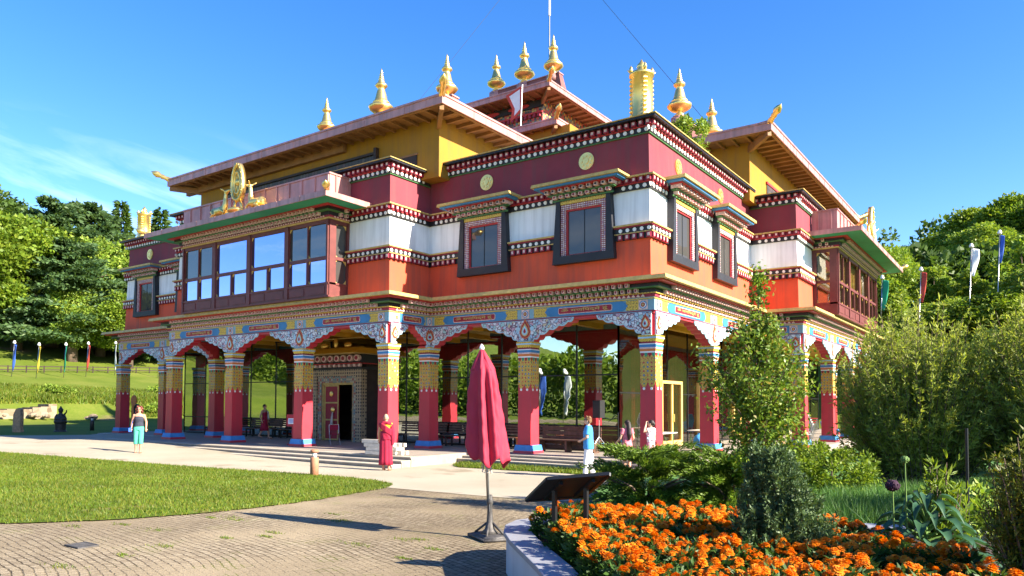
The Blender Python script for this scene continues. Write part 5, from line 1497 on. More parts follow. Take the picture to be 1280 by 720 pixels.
KINDS = {
    'broad': (lambda: crown_broad('crown', 10, 4.6, 30000, .30, 'leaf_broad'), 'broadleaf_tree'),
    'light': (lambda: crown_broad('crown', 10, 4.2, 26000, .29, 'leaf_light', 54), 'broadleaf_tree'),
    'dark': (lambda: crown_broad('crown', 10, 4.4, 26000, .31, 'leaf_dark', 54), 'broadleaf_tree'),
    'cedar': (lambda: crown_cedar('crown', 10, 4.4, 26000, .34, 'leaf_blue'), 'cedar_tree'),
    'fir': (lambda: crown_fir('crown', 10, 2.1, 8000, .38, 'leaf_dark'), 'fir_tree'),
    'young': (lambda: crown_broad('crown', 10, 3.4, 6000, .5, 'leaf_light', 26, .1), 'young_tree')}
MESH = {k: f[0]() for k, f in KINDS.items()}
def trunk_mesh(name, h, r, n, spread):
    mb = MB(); limbs(mb, (0, 0, 0), h, r, n, spread); return mb.mesh(name, True)
TRK = {'broad': trunk_mesh('trunk', 8.6, .30, 8, 3.4), 'fir': trunk_mesh('trunk', 9.7, .18, 0, 1), 'cedar': trunk_mesh('trunk', 9.6, .30, 10, 3.4), 'young': trunk_mesh('trunk', 8.5, .14, 8, 2.2)}
def tree(kind, x, y, h, label, w=1., group=None):
    t = empty(KINDS[kind][1], label, 'tree', (x, y, gz(x, y)-.1), rnd.uniform(0, 6.28), group); s = h/10; t.scale = (s*w, s*w, s)
    link('trunk', TRK.get(kind, TRK['broad']), t); link('crown', MESH[kind], t)
GL = 'trees of the wood at the left'
for kind, x, y, h, w, lb in (
    ('broad', -106.2, 16.5, 19.1, 1.1, 'tall leafy tree at the extreme left of the skyline'),
    ('broad', -106.2, 22.1, 19.1, 1.1, 'tall rounded tree over the blue flag on the left skyline'),
    ('cedar', -110.0, 28.3, 21.5, 1.15, 'dark flat layered cedar rising on the left skyline above the yellow flag'),
    ('cedar', -100.0, 26.7, 16.8, 1.2, 'blue green cedar in the middle of the left wood below the skyline'),
    ('broad', -108.7, 26.2, 14.6, 1.15, 'round tree halfway up the wood behind the blue and yellow flags'),
    ('light', -104.8, 32.8, 18.6, 1.1, 'large bright green tree next to the left end of the temple'),
    ('cedar', -111.2, 34.1, 22.0, 1.1, 'dark cedar with spreading tiers behind the bright tree'),
    ('fir', -113.1, 39.6, 23.8, 1., 'pointed dark fir on the skyline left of the golden banner'),
    ('fir', -103.8, 41.2, 23.9, 1., 'pointed dark fir on the skyline right of the golden banner'),
    ('dark', -108.2, 46.2, 19.1, 1.1, 'dark leafy tree partly hidden by the left corner of the temple'),
    ('broad', -108.1, 18.6, 11.4, 1.2, 'low broad tree at the left edge behind the blue flag'),
    ('light', -99.8, 26.3, 10.7, 1.2, 'small pale green tree behind the green and red flags'),
    ('broad', -95.7, 32.6, 11.0, 1.2, 'small leafy tree behind the white flag'),
    ('dark', -124.5, 23.6, 20.9, 1.2, 'dark tree in the back row of the left wood over the blue flag'),
    ('cedar', -119.9, 14.2, 20.9, 1.2, 'cedar in the back row at the left edge of the wood'),
    ('broad', -100.3, 40.5, 12.1, 1.3, 'leafy tree seen through the leftmost arch')):
    tree(kind, x, y, h, lb, w, GL)
GR = 'trees of the hillside at the right'
for kind, x, y, h, w, lb in (
    ('light', -1.5, 53.5, 10., 1.0, 'light green tree just right of the right canopy'),
    ('dark', -3.5, 86., 7.5, 1.3, 'dark tree on the right skyline nearest the canopy'),
    ('broad', .5, 97., 9.8, 1.3, 'dark rounded tree on the right skyline above the red flag'),
    ('broad', 4.5, 103., 13., 1.25, 'tall tree on the right skyline above the white flag'),
    ('broad', 9.2, 97., 13.5, 1.25, 'tallest tree on the skyline at the right edge'),
    ('dark', 14., 92., 12.5, 1.3, 'tree beyond the right edge of the skyline'),
    ('light', 5.5, 84., 9., 1.4, 'dark tree below the skyline behind the blue flag'),
    ('young', 2.3, 60.5, 5.6, 1.1, 'small young tree between the red and white flags'),
    ('young', 9.4, 59.5, 7.5, 1.2, 'bright young tree at the right edge beside the blue flag'),
    ('young', 5.4, 63., 4.6, 1.2, 'small bushy tree between the white and blue flags'),
    ('broad', .8, 45.5, 5.5, 1.5, 'dark bushy tree at the foot of the right hillside by the temple'),
    ('light', 4.2, 50.5, 5.6, 1.6, 'dark bushy tree behind the middle of the feathery shrub'),
    ('broad', 8., 49.5, 6., 1.6, 'bushy tree behind the right end of the feathery shrub'),
    ('light', 11., 52., 7., 1.5, 'bushy tree at the right edge above the feathery shrub'),
    ('broad', -2.5, 62., 7.5, 1.3, 'tree on the slope behind the green flag')):
    tree(kind, x, y, h, lb, w, GR)
def far_wood():
    C = []; R_ = []
    def put(x, y, h, r):
        z = gz(x, y)
        for _ in range(9):
            u = unit(1)[0]; C.append((x+u[0]*r*.7, y+u[1]*r*.7, z+h*(.5+.42*u[2]))); R_.append(r*rng.uniform(.35, .5))
    for k in range(46): put(-138-14*rng.uniform(), -6+k*2.2, rng.uniform(13, 18), 5)
    for k in range(30): put(-30+k*3.2, 116+8*rng.uniform(), rng.uniform(10, 14), 5)
    for k in range(26): put(-14+k*1.5, 72+6*rng.uniform(), rng.uniform(3.5, 6), 3)
    a = leaf_mesh('distant_wood', clump_leaves(np.array(C), np.array(R_), 60000, .8, .7), 'leaf_dark'); tag(link('distant_wood', a), 'dense wood filling the slopes behind the nearer trees', 'wood', None, 'stuff')
    C.clear(); R_.clear()
    for k in range(64):
        x = -140+k*2.3; put(x, -38-6*rng.uniform()-.05*abs(x), (9.5 if x < -50 else 7.6)*rng.uniform(.8, 1.1), 3.6)
    for k in range(20): put(62+6*rng.uniform(), -30+k*5., rng.uniform(9, 13), 5)
    a = leaf_mesh('reflected_wood', clump_leaves(np.array(C), np.array(R_), 90000, .5, .6), 'leaf_broad'); tag(link('reflected_wood', a), 'wood facing the temple that shows as a reflection in its glass', 'wood', None, 'stuff')
far_wood()
# an unseen tree, placed out of view at the right to shade the garden lawn
def shade_tree(x, y, h, w, label):
    t = empty('broadleaf_tree', label, 'tree', (x, y, gz(x, y))); s = h/10; t.scale = (s*w, s*w, s)
    link('trunk', TRK['broad'], t); link('crown', MESH['dark'], t)
shade_tree(30., -6.2, 12., .8, 'tree standing right of the view that shades the garden lawn')

def slim_tree():
    x, y = 6.3, -9.8; g = gz(x, y)-.02; h = 4.2
    t = empty('slim_tree', 'slim upright young tree with small glossy leaves before the right wing', 'tree', (x, y, g))
    mb = MB(); limbs(mb, (0, 0, 0), 4.0, .06, 0, 1); C = []
    for j in range(74):
        f = rnd.uniform(.10, .97); a = j*2.4; z0 = f*3.15
        wide = .86*max(0., math.sin(math.pi*min(1., .08+.90*f)))**1.1+.06
        L = wide*rnd.uniform(.6, 1.08); up = L*rnd.uniform(.6, 1.2)
        p = Vector((0, 0, z0)); q = Vector((math.cos(a)*L, math.sin(a)*L, z0+up)); m = p.lerp(q, .5)+Vector((0, 0, .04))
        mb.tube([p, m, q], [.016, .011, .004], 'bark', 5)
        for f2 in np.linspace(.2, 1.05, 10):
            c = p.lerp(q, f2); C += [(c.x, c.y, c.z)]
    for f2 in np.linspace(.4, 1.03, 14): C.append((0, 0, 4.0*f2))
    for _ in range(60):
        zz = rnd.uniform(2.6, 3.95); rr = .22*(1-max(0, zz-2.9)/1.15)*math.sqrt(rnd.random()); aa = rnd.uniform(0, 6.283); C.append((rr*math.cos(aa), rr*math.sin(aa), zz))
    mb.build('trunk', t)
    C = np.array(C); n = 13500; i = rng.integers(0, len(C), n)
    P = C[i]+rng.normal(0, .075, (n, 3)); P = P[P[:, 2] > .25]
    link('crown', leaf_mesh('crown', leaf_arr(P, .075, .52, unit(len(P))*.8, .35), 'leaf_pear'), t)
slim_tree()
def conifer_shrub():
    x, y = 8.2, -15.35
    t = empty('conifer_shrub', 'dense dark green upright conifer rising from the marigolds', 'shrub', (x, y, .22)); V = []
    # many upright sprays, each a little plume, packed into a leaning cone with a leader
    for j in range(520):
        f = rng.uniform(0, 1)**1.15; a = rng.uniform(0, 6.283)
        R = .50*(1-max(0, f-.14))**.9*(1+.16*math.sin(3*a+4*f))+.03
        rr = R*rng.uniform(.35, 1.)**.5; cx = -.16*f**1.5; z = .02+f*1.06
        L = rng.uniform(.10, .20)*(1.1-.35*f); d = np.array([math.cos(a)*.45, math.sin(a)*.45, 1.]); d /= np.linalg.norm(d)
        m = 58; q = rng.uniform(0, 1, m); P = np.array([cx+math.cos(a)*rr*.9, math.sin(a)*rr*.9, z])+q[:, None]*d*L+rng.normal(0, .020, (m, 3))*(1.15-q[:, None])
        V.append(leaf_arr(P, .036, .36, np.tile(d, (m, 1))*.8+unit(m)*.75))
    for j in range(9):
        a = rng.uniform(0, 6.283); m = 130; q = rng.uniform(0, 1, m); b0 = np.array([-.14+math.cos(a)*.07, math.sin(a)*.07, .92]); d = np.array([math.cos(a)*.12-.12, math.sin(a)*.12, 1.])
        P = b0+q[:, None]*d*rng.uniform(.16, .30)+rng.normal(0, .016, (m, 3)); V.append(leaf_arr(P, .034, .36, np.tile(d, (m, 1))*.8+unit(m)*.7))
    link('foliage', leaf_mesh('foliage', np.concatenate(V), 'leaf_yew'), t)
    n = 5000; u = unit(n); P = u*np.array([.30, .30, .42])*rng.uniform(.4, 1., (n, 1)); P[:, 2] += .44; P[:, 0] -= .05*P[:, 2]
    link('inner_foliage', leaf_mesh('inner_foliage', leaf_arr(P, .06, .5), 'leaf_yew'), t)
    mb = MB(); mb.tube([(0, 0, -.1), (-.05, 0, .5), (-.14, 0, 1.0)], [.05, .03, .01], 'bark', 6); mb.build('trunk', t)
conifer_shrub()
def shoots_shrub(name, label, x, y, z0, nsh, R, h, size, k, per, cat='shrub', curve=.25, base=.2, wild=.2):
    t = empty(name, label, cat, (x, y, z0)); mb = MB(); Cs = []; Ds = []
    for j in range(nsh):
        a = rng.uniform(0, 6.283); rr = R*math.sqrt(rng.uniform()); hh = h*(1-.35*(rr/R)**2)*rng.uniform(1-wild*1.6, 1+wild)
        b = np.array([math.cos(a)*rr*base, math.sin(a)*rr*base, 0]); e = np.array([math.cos(a)*rr, math.sin(a)*rr, hh])
        q = np.linspace(0, 1, per)[:, None]; C = b+(e-b)*q; C[:, :2] = b[:2]+(e-b)[:2]*(q**(1+curve)); d = np.gradient(C, axis=0)
        mb.tube([tuple(C[0]), tuple(C[per//2]), tuple(C[-1])], [.012, .008, .003], 'bark', 4)
        s = C[per//5:]; Cs.append(s+rng.normal(0, .035, s.shape)); Ds.append(d[per//5:])
    mb.build('stems', t)
    P = np.concatenate(Cs); D = np.concatenate(Ds); D /= np.linalg.norm(D, axis=1, keepdims=True); P = np.repeat(P, 3, 0); D = np.repeat(D, 3, 0)
    link('foliage', leaf_mesh('foliage', leaf_arr(P, size, .22, D*.75+unit(len(P))*.75), k), t)
shoots_shrub('feathery_shrub', 'big pale green feathery shrub left part beside the east porch', 7.9, -3.4, gz(7.9, -3.4), 620, 1.8, 3.3, .115, 'leaf_willow', 64, wild=.3, base=.42)
shoots_shrub('feathery_shrub', 'big pale green feathery shrub running off the right edge', 10.6, -3.2, gz(10.6, -3.2), 620, 1.95, 3.6, .115, 'leaf_willow', 64, wild=.3, base=.42)
shoots_shrub('edge_shrub', 'yellow green fine leaved shrub at the lower right edge', 9.95, -15.5, .2, 130, .40, 1.28, .055, 'leaf_edge', 60, wild=.2)
def juniper(x, y, r, h, label):
    t = empty('spreading_juniper', label, 'shrub', (x, y, gz(x, y))); V = []
    for j in range(120):
        a = rng.uniform(0, 6.283); f = rng.uniform(0, 1); L = r*rng.uniform(.6, 1.1)*(1-.45*f); z = h*f*.8
        q = np.linspace(.1, 1, 44)[:, None]; d = np.array([math.cos(a), math.sin(a), .32+.2*rng.uniform()-.25*(f < .3)])
        C = q*d*L; C[:, 2] = z+C[:, 2]-.25*L*q[:, 0]**2*.8
        P = np.repeat(C, 4, 0); n = len(P); P = P+rng.normal(0, .026, (n, 3)); V.append(leaf_arr(P, .10, .20, np.tile(d, (n, 1))+unit(n)*.5))
    link('foliage', leaf_mesh('foliage', np.concatenate(V), 'leaf_juniper'), t)
    mb = MB()
    for j in range(7): a = j*.9; mb.tube([(0, 0, 0), (math.cos(a)*r*.3, math.sin(a)*r*.3, h*.3), (math.cos(a)*r*.6, math.sin(a)*r*.6, h*.45)], [.04, .025, .01], 'bark', 5)
    mb.build('stems', t)
juniper(3.75, -8.6, 1.5, 1.2, 'low spreading juniper with arching sprays beside the path')
juniper(5.3, -8.2, 1.5, 1.15, 'spreading juniper under the slim tree right of the first one')
def bush(name, label, x, y, z, R, h, n, size, k):
    t = empty(name, label, 'shrub', (x, y, z)); c = []; rr = []
    for j in range(22):
        u = unit(1)[0]; c.append((u[0]*R*.7, u[1]*R*.7, h*(.5+.36*u[2]))); rr.append(min(R, h*.6)*rng.uniform(.3, .5))
    link('foliage', leaf_mesh('foliage', clump_leaves(np.array(c), np.array(rr), n, size, .5), k), t)
    mb = MB(); limbs(mb, (0, 0, 0), h*.8, .03, 5, R*.6); mb.build('stems', t)
bush('low_hedge', 'low dark green hedge between the slim tree and the feathery shrub', 6.6, -6.0, gz(6.6, -6.), 1.0, 1.0, 5000, .08, 'leaf_broad')
bush('low_hedge', 'low bush at the foot of the east porch behind the slim tree', 4.6, 1.5, gz(4.6, 1.5), 1.3, .9, 4000, .1, 'leaf_broad')
bush('low_hedge', 'dark bush in front of the far columns of the east porch', 6.2, 6.5, gz(6.2, 6.5), 1.7, 1.1, 5000, .12, 'leaf_dark')
bush('back_bush', 'broad green bush filling the gap under the feathery shrub', 9.0, .8, gz(9., .8), 1.9, 1.9, 7000, .13, 'leaf_broad')
bush('back_bush', 'green bush behind the right end of the feathery shrub', 12.4, .2, gz(12.4, .2), 2.1, 2.2, 7000, .13, 'leaf_broad')
bush('back_bush', 'low green bush in the shade under the right part of the feathery shrub', 11.0, -5.0, gz(11., -5.), 1.3, .9, 5000, .10, 'leaf_dark')
bush('roof_plant', 'wild green bush growing on the parapet by the golden banner', -.35, 4.3, 11.0, .75, 1.75, 4200, .13, 'leaf_light')
bush('garden_weeds', 'green weedy clump behind the large leaved plant', 9.3, -12.6, gz(9.3, -12.6), .45, .9, 1600, .09, 'leaf_light')
for k, (x, y, r, h, lb) in enumerate(((-59.1, 16.7, 1.7, 1.3, 'low bush on the bank behind the woman'), (-59.4, 23.1, 1.9, 1.4, 'low bush on the bank seen through the leftmost arch'), (-65.4, 10.2, 1.8, 1.1, 'low bush above the ruined wall'), (-62.9, -5.3, 1.7, 1.2, 'low bush at the left end of the bank'), (-67.4, 21.8, 2.2, 1.1, 'low bush on the rise right of the seated statue'))):
    bush('bank_bush', lb, x, y, gz(x, y)-.1, r, h, 2200, .2, 'leaf_light')
def big_leaf():
    x, y = 9.15, -14.6; t = empty('leafy_plant', 'plant with large blue green leaves in front of the right edge shrub', 'plant', (x, y, .30)); V = []; F = []
    mb = MB()
    for j in range(58):
        a = j*2.4; f = j/58; z = .06+.62*f; L = .34*(1-.45*f)*rnd.uniform(.8, 1.15); out = .06+.26*(1-f)
        d = Vector((math.cos(a), math.sin(a), .25)).normalized(); s = Vector((-d.y, d.x, 0)).normalized(); p = Vector((d.x*out, d.y*out, z)); b = len(V)
        for q, w, dz in ((0, .02, 0), (.25, .16, .02), (.5, .24, .0), (.75, .16, -.05), (1, .01, -.13)):
            c = p+d*L*q+Vector((0, 0, dz)); V += [tuple(c-s*L*w+Vector((0, 0, .03*(q > 0) * (q < 1)))), tuple(c), tuple(c+s*L*w+Vector((0, 0, .03*(q > 0)*(q < 1))))]
        for q in range(4):
            for u in range(2): F.append((b+q*3+u, b+q*3+u+1, b+q*3+u+4, b+q*3+u+3))
        mb.tube([(0, 0, z*.8), tuple(p)], .008, 'stem_green', 5)
    mb.tube([(0, 0, -.1), (0, 0, .7)], .015, 'stem_green', 6); mb.build('stems', t)
    me = np_mesh('foliage', V, F, 'leaf_glaucous'); me.polygons.foreach_set('use_smooth', [True]*len(F)); link('foliage', me, t)
big_leaf()
shoots_shrub('upright_herb', 'tall pale green herb with narrow upright leaves behind the large leaves', 9.25, -14.25, .25, 44, .20, .90, .085, 'leaf_broad', 26, 'plant', .2, .3)
def allium(x, y, h, k, r, label):
    t = empty('globe_flower', label, 'flower', (x, y, .3)); mb = MB(); mb.tube([(0, 0, -.1), (.01, 0, h*.5), (0, .01, h)], [.008, .007, .006], 'stem_green', 6); mb.build('stem', t)
    mb = MB(); mb.ell((0, .01, h+r*.8), (r, r, r*.85), k, 14, 10)
    for u in unit(90): mb.ell((u[0]*r, .01+u[1]*r, h+r*.8+u[2]*r*.85), (.008, .008, .008), k, 5, 4)
    mb.build('flower_head', t)
allium(8.93, -14.85, .74, 'allium', .055, 'dark purple globe flower on a thin stem')
allium(9.02, -14.8, .98, 'stem_green', .03, 'green seed head on a tall thin stem behind the purple flower')
mb = MB(); mb.tube([(9.4, -13.6, 0), (9.4, -13.6, 1.55)], .014, 'steel_dark', 6); tag(mb.build('garden_stake'), 'thin dark stake standing behind the large leaved plant', 'stake')
mb = MB()
for c, r in (((2.5, -8.75), (.30, .24, .22)), ((2.72, -8.95), (.20, .2, .12))): mb.ell((c[0], c[1], gz(*c)+.06), r, 'rock', 10, 7, Matrix.Rotation(.5, 3, 'Z'))
tag(link('garden_rock', voxel(mb, 'garden_rock', .03)), 'grey brown rock at the foot of the spreading juniper', 'rock')

# marigolds: every plant its own thing, each blossom a ruffled dome
def blossom_mesh(seed):
    r = random.Random(seed); V = []; F = []
    for ring, (n, R, z, L, up) in enumerate(((11, .030, .0, .022, .15), (10, .024, .008, .020, .45), (8, .016, .016, .017, .8), (6, .007, .022, .014, 1.3))):
        for j in range(n):
            a = 6.283*j/n+ring*.4+r.uniform(-.15, .15); d = Vector((math.cos(a), math.sin(a), up)).normalized(); s = Vector((-math.sin(a), math.cos(a), 0)); p = Vector((math.cos(a)*R*.35, math.sin(a)*R*.35, z)); b = len(V); w = .010
            for q, ww, dz in ((0, .4, 0), (.55, 1., .004), (1, .8, r.uniform(-.006, .002))):
                c = p+d*(L+R*.4)*q+Vector((0, 0, dz)); V += [tuple(c-s*w*ww), tuple(c+Vector((0, 0, .003))), tuple(c+s*w*ww)]
            for q in range(2):
                for u in range(2): F.append((b+q*3+u, b+q*3+u+1, b+q*3+u+4, b+q*3+u+3))
    me = np_mesh('blossom', V, F, 'petal'); return me
BL = [blossom_mesh(s) for s in range(3)]
def mari_leaves(seed):
    n = 520; a = rng.uniform(0, 6.283, n); f = rng.uniform(0, 1, n); r = .17*np.sqrt(rng.uniform(0, 1, n))*(1-.25*f)
    P = np.stack([np.cos(a)*r, np.sin(a)*r, .02+.24*f], 1); D = np.stack([np.cos(a), np.sin(a), np.full(n, .7)], 1)+unit(n)*.7
    return leaf_mesh('foliage', leaf_arr(P, .07, .34, D), 'leaf_marigold')
ML = [mari_leaves(s) for s in range(3)]
def marigold(x, y, n, sc):
    t = empty('marigold', 'bushy marigold with ruffled orange blossoms in the raised bed', 'flower', (x, y, .35), rnd.uniform(0, 6.28), 'marigolds in the raised bed'); t.scale = (sc, sc, sc)
    link('foliage', rnd.choice(ML), t)
    for j in range(n):
        a = rnd.uniform(0, 6.283); r = .17*math.sqrt(rnd.uniform(0, 1)); s = rnd.choice((.45, .7, .85, .95, 1.05))
        link('blossom', rnd.choice(BL), t, (r*math.cos(a), r*math.sin(a), .315-.35*r+rnd.uniform(-.05, .035)), (rnd.uniform(-.5, .5), rnd.uniform(-.5, .5), rnd.uniform(0, 6.28)), (s, s, s))
MP = [(5.62, -15.2), (5.75, -14.85), (7.4, -13.75), (8.3, -14.0), (8.85, -14.7), (9.3, -15.0), (9.6, -15.8), (10.4, -16.5), (10.2, -18.4), (8.6, -18.3), (7.5, -17.2), (6.5, -16.35)]
pts = []
for _ in range(4000):
    p = np.array([[rnd.uniform(5.3, 10.6), rnd.uniform(-18.5, -13.6)]])
    if not inside(MP, p)[0]: continue
    if any((p[0, 0]-q[0])**2+(p[0, 1]-q[1])**2 < .235**2 for q in pts): continue
    if (p[0, 0]-8.2)**2+(p[0, 1]+15.35)**2 < .34**2 or (p[0, 0]-9.95)**2+(p[0, 1]+15.5)**2 < .3**2: continue
    pts.append((p[0, 0], p[0, 1]))
for p in pts: marigold(p[0], p[1], rnd.randint(12, 17), rnd.uniform(.9, 1.15))
# ------------------------------------------------------------------ people (figure space: x right, y forward, z up, metres for a 1.72 m adult)
def loftz(mb, rows, k, n=20, mod=None):
    """rows of (z, cx, cy, rx, ry)"""
    V = []; F = []
    for i, (z, cx, cy, rx, ry) in enumerate(rows):
        for j in range(n):
            a = 2*math.pi*j/n; m = mod(a, i/(len(rows)-1)) if mod else 1.
            V.append((cx+rx*m*math.cos(a), cy+ry*m*math.sin(a), z))
    for i in range(len(rows)-1):
        for j in range(n): F.append([i*n+j, i*n+(j+1) % n, (i+1)*n+(j+1) % n, (i+1)*n+j])
    F += [list(range(n))[::-1], [(len(rows)-1)*n+j for j in range(n)]]
    mb.add(V, F, k)
def hand(mb, w, d, k, curl=.5, side=1):
    """palm, four bent fingers of different length and a thumb leaving the side of the palm"""
    w = Vector(w); d = Vector(d).normalized(); s = d.cross(Vector((0, 1, 0))); s = s.normalized() if s.length > .1 else Vector((1, 0, 0)); nrm = s.cross(d)*side
    mb.tube([w-d*.02, w+d*.03, w+d*.075], [.022, .030, .030], k, 10)
    for j, L in enumerate((.060, .070, .066, .050)):
        b = w+d*.070+s*(-.027+.018*j); m = b+d*L*.5+nrm*.008*curl; e = m+(d*(1-curl)+nrm*curl).normalized()*L*.5
        mb.tube([b-d*.02, b, m, e], [.009, .0095, .0085, .006], k, 6)
    b = w+d*.022-s*.025; m = b+(d*.6-s*.8).normalized()*.035; mb.tube([w+d*.01, b, m, m+(d*.9-s*.2+nrm*.3).normalized()*.03], [.012, .011, .010, .007], k, 6)
def person(label, x, y, z, rz, h, skin, P, dress):
    t = empty('person', label, 'person', (x, y, z), rz); s = h/1.72; t.scale = (s, s, s)
    k = skin; mb = MB(); hd = Vector(P.get('head', (0, .01, 1.60)))
    loftz(mb, [(.84, 0, 0, .14, .095), (.92, 0, 0, .165, .11), (1.02, 0, 0, .14, .098), (1.12, 0, .005, .128, .092), (1.26, 0, .01, .152, .108), (1.36, 0, .005, .165, .10), (1.42, 0, 0, .14, .082), (1.46, 0, 0, .07, .06)], k)
    mb.tube([(0, -.005, 1.40), (hd.x*.5, hd.y*.4, 1.48), (hd.x, hd.y-.01, hd.z-.06)], [.062, .052, .055], k, 12)
    yaw = P.get('yaw', 0.); Rm = Matrix.Rotation(yaw, 3, 'Z')
    def H(v): return hd+Rm @ Vector(v)
    mb.ell(hd, (.073, .092, .108), k, 18, 14, Rm); mb.ell(H((0, .025, -.062)), (.052, .062, .05), k, 14, 9, Rm)
    mb.tube([H((0, .080, .012)), H((0, .106, -.022)), H((0, .088, -.032))], [.010, .017, .010], k, 8)
    for sx in (-1, 1): mb.ell(H((sx*.074, -.008, -.008)), (.011, .022, .032), k, 10, 8, Rm)
    mb.ell(H((0, .082, -.058)), (.026, .012, .010), k, 10, 7, Rm)
    for sx, A, L in ((-1, 'LA', 'LL'), (1, 'RA', 'RL')):
        el, wr = [Vector(v) for v in P[A]]; sh = Vector((sx*.165, 0, 1.385))
        mb.tube([Vector((sx*.10, 0, 1.39)), sh, sh.lerp(el, .4), el, el.lerp(wr, .35), wr], [.05, .054, .047, .039, .040, .026], k, 12)
        hand(mb, wr, (wr-el) if 'hd' not in P else (wr-el), k, .5, 1 if sx > 0 else -1)
        kn, an = [Vector(v) for v in P[L]]; hp = Vector((sx*.085, 0, .90))
        mb.tube([hp+Vector((0, 0, .04)), hp, hp.lerp(kn, .45), kn, kn.lerp(an, .35), an], [.085, .09, .078, .055, .056, .036], k, 14)
        f = Vector(P.get('toe', (0, 1, 0))); mb.tube([an+Vector((0, -.035, -.02)), an+Vector((0, .0, -.035))+f*.03, an+Vector((0, 0, -.05))+f*.10, an+Vector((0, 0, -.06))+f*.175], [.035, .042, .036, .018], k, 10)
    body = link('body', voxel(mb, 'body', .0085), t)
    mb = MB()
    for sx in (-1, 1): mb.ell(H((sx*.031, .080, .012)), (.012, .008, .006), 'hair_dark', 8, 6, Rm); mb.tube([H((sx*.018, .088, .034)), H((sx*.048, .074, .034))], .005, 'hair_dark', 5)
    mb.tube([H((-.022, .092, -.058)), H((.022, .092, -.058))], .0045, 'plastic_red', 5)
    mb.build('face_features', t, True)
    dress(t, P, H, Rm); return t
def sunglasses(t, H, Rm):
    mb = MB()
    for sx in (-1, 1): mb.ell(H((sx*.034, .086, .012)), (.030, .010, .022), 'plastic_black', 12, 8, Rm); mb.tube([H((sx*.06, .078, .016)), H((sx*.078, -.01, .012))], .004, 'plastic_black', 5)
    mb.tube([H((-.02, .094, .018)), H((.02, .094, .018))], .004, 'plastic_black', 5); mb.build('sunglasses', t, True)
def curls(t, H, Rm, k, n, r0, vol, low, seed):
    r = random.Random(seed); mb = MB()
    mb.ell(H((0, -.02, .025)), (.088, .098, .10), k, 16, 12, Rm)
    for _ in range(n):
        a = r.uniform(0, 6.283); z = r.uniform(low, .115); f = max(0, 1-(max(0, z-.03)/.10)**2)**.5
        if math.sin(a) > -.05 and z < .10: continue
        if math.sin(a) > .5 and z < .112: continue
        p = (vol*f*math.cos(a), -.015+vol*1.05*f*math.sin(a), z); q = r0*r.uniform(.7, 1.25); mb.ell(H(p), (q, q, q), k, 8, 6)
    link('hair', voxel(mb, 'hair', .012, k), t)
def pants(t, P, k, cuff, r, name='trousers', top=1.0):
    mb = MB(); loftz(mb, [(.83, 0, 0, .15, .112), (.92, 0, 0, .178, .122), (top, 0, 0, .152, .11), (top+.01, 0, 0, .12, .09)], k)
    for sx, L in ((-1, 'LL'), (1, 'RL')):
        kn, an = [Vector(v) for v in P[L]]; hp = Vector((sx*.085, 0, .90)); end = kn.lerp(an, cuff)
        mb.tube([hp+Vector((0, 0, .05)), hp, hp.lerp(kn, .5), kn, end], [.09, .10, .09, r, r*.98], k, 14)
    link(name, voxel(mb, name, .011, k), t)
def shirt(t, P, k, rows, sleeve, r=.062, name='shirt'):
    mb = MB(); loftz(mb, rows, k, 22)
    for sx, A in ((-1, 'LA'), (1, 'RA')):
        if not sleeve: continue
        el, wr = [Vector(v) for v in P[A]]; sh = Vector((sx*.165, 0, 1.385)); mb.tube([Vector((sx*.09, 0, 1.38)), sh+Vector((0, 0, .012)), sh.lerp(el, sleeve*.6), sh.lerp(el, sleeve)], [.06, r+.006, r, r+.002], k, 14)
    link(name, voxel(mb, name, .010, k), t)
TORSO = [(1.0, 0, 0, .158, .118), (1.12, 0, .004, .145, .108), (1.26, 0, .01, .168, .124), (1.36, 0, .005, .180, .114), (1.42, 0, 0, .15, .095), (1.455, 0, 0, .085, .072)]
STAND = dict(LA=((-.235, -.02, 1.13), (-.225, .06, .90)), RA=((.235, -.02, 1.13), (.225, .06, .90)), LL=((-.09, .02, .49), (-.095, 0, .09)), RL=((.09, .02, .49), (.095, 0, .09)))
def sandals(t, P, k, toe=(0, 1, 0)):
    mb = MB()
    for L in ('LL', 'RL'):
        an = Vector(P[L][1]); f = Vector(P.get('toe', (0, 1, 0))); a = an+Vector((0, 0, -.078)); mb.tube([a-f*.06, a+f*.04, a+f*.13, a+f*.18], [.030, .036, .038, .026], k, 10)
    for v in range(len(mb.v)): mb.v[v] = (mb.v[v][0], mb.v[v][1], max(0.004, min(mb.v[v][2], .026)))
    mb.build('sandals', t, True)
def to_xy(px, py): return math.atan2(py, px)-math.pi/2

# woman on the left, walking towards the viewer
P1 = dict(STAND, LA=((-.24, -.02, 1.13), (-.25, .07, .90)), RA=((.24, -.06, 1.14), (.26, -.02, .90)), LL=((-.08, .05, .50), (-.07, .02, .09)), RL=((.09, .0, .49), (.10, -.05, .095)))
def d1(t, P, H, Rm):
    shirt(t, P, 'cloth_navy', [(.97, 0, 0, .172, .125), (1.12, 0, .004, .146, .110), (1.26, 0, .012, .168, .128), (1.33, 0, .012, .150, .112), (1.36, 0, .01, .12, .09)], 0, name='tank_top')
    mb = MB()
    for sx in (-1, 1): mb.tube([(sx*.095, .09, 1.32), (sx*.105, .03, 1.432), (sx*.10, -.07, 1.34)], .014, 'cloth_navy', 6)
    mb.build('shoulder_strap', t, True)
    pants(t, P, 'cloth_teal', .42, .085, 'capri_trousers'); curls(t, H, Rm, 'hair_auburn', 120, .034, .105, -.12, 3); sunglasses(t, H, Rm); sandals(t, P, 'leather')
    mb = MB(); mb.prism([(.24, -.10), (.33, -.10), (.33, .10), (.24, .10)], .78, .92, 'flag_blue'); mb.tube([(.27, 0, .92), (.2, 0, 1.2), (.13, 0, 1.42)], .008, 'flag_blue', 5); mb.build('bag', t)
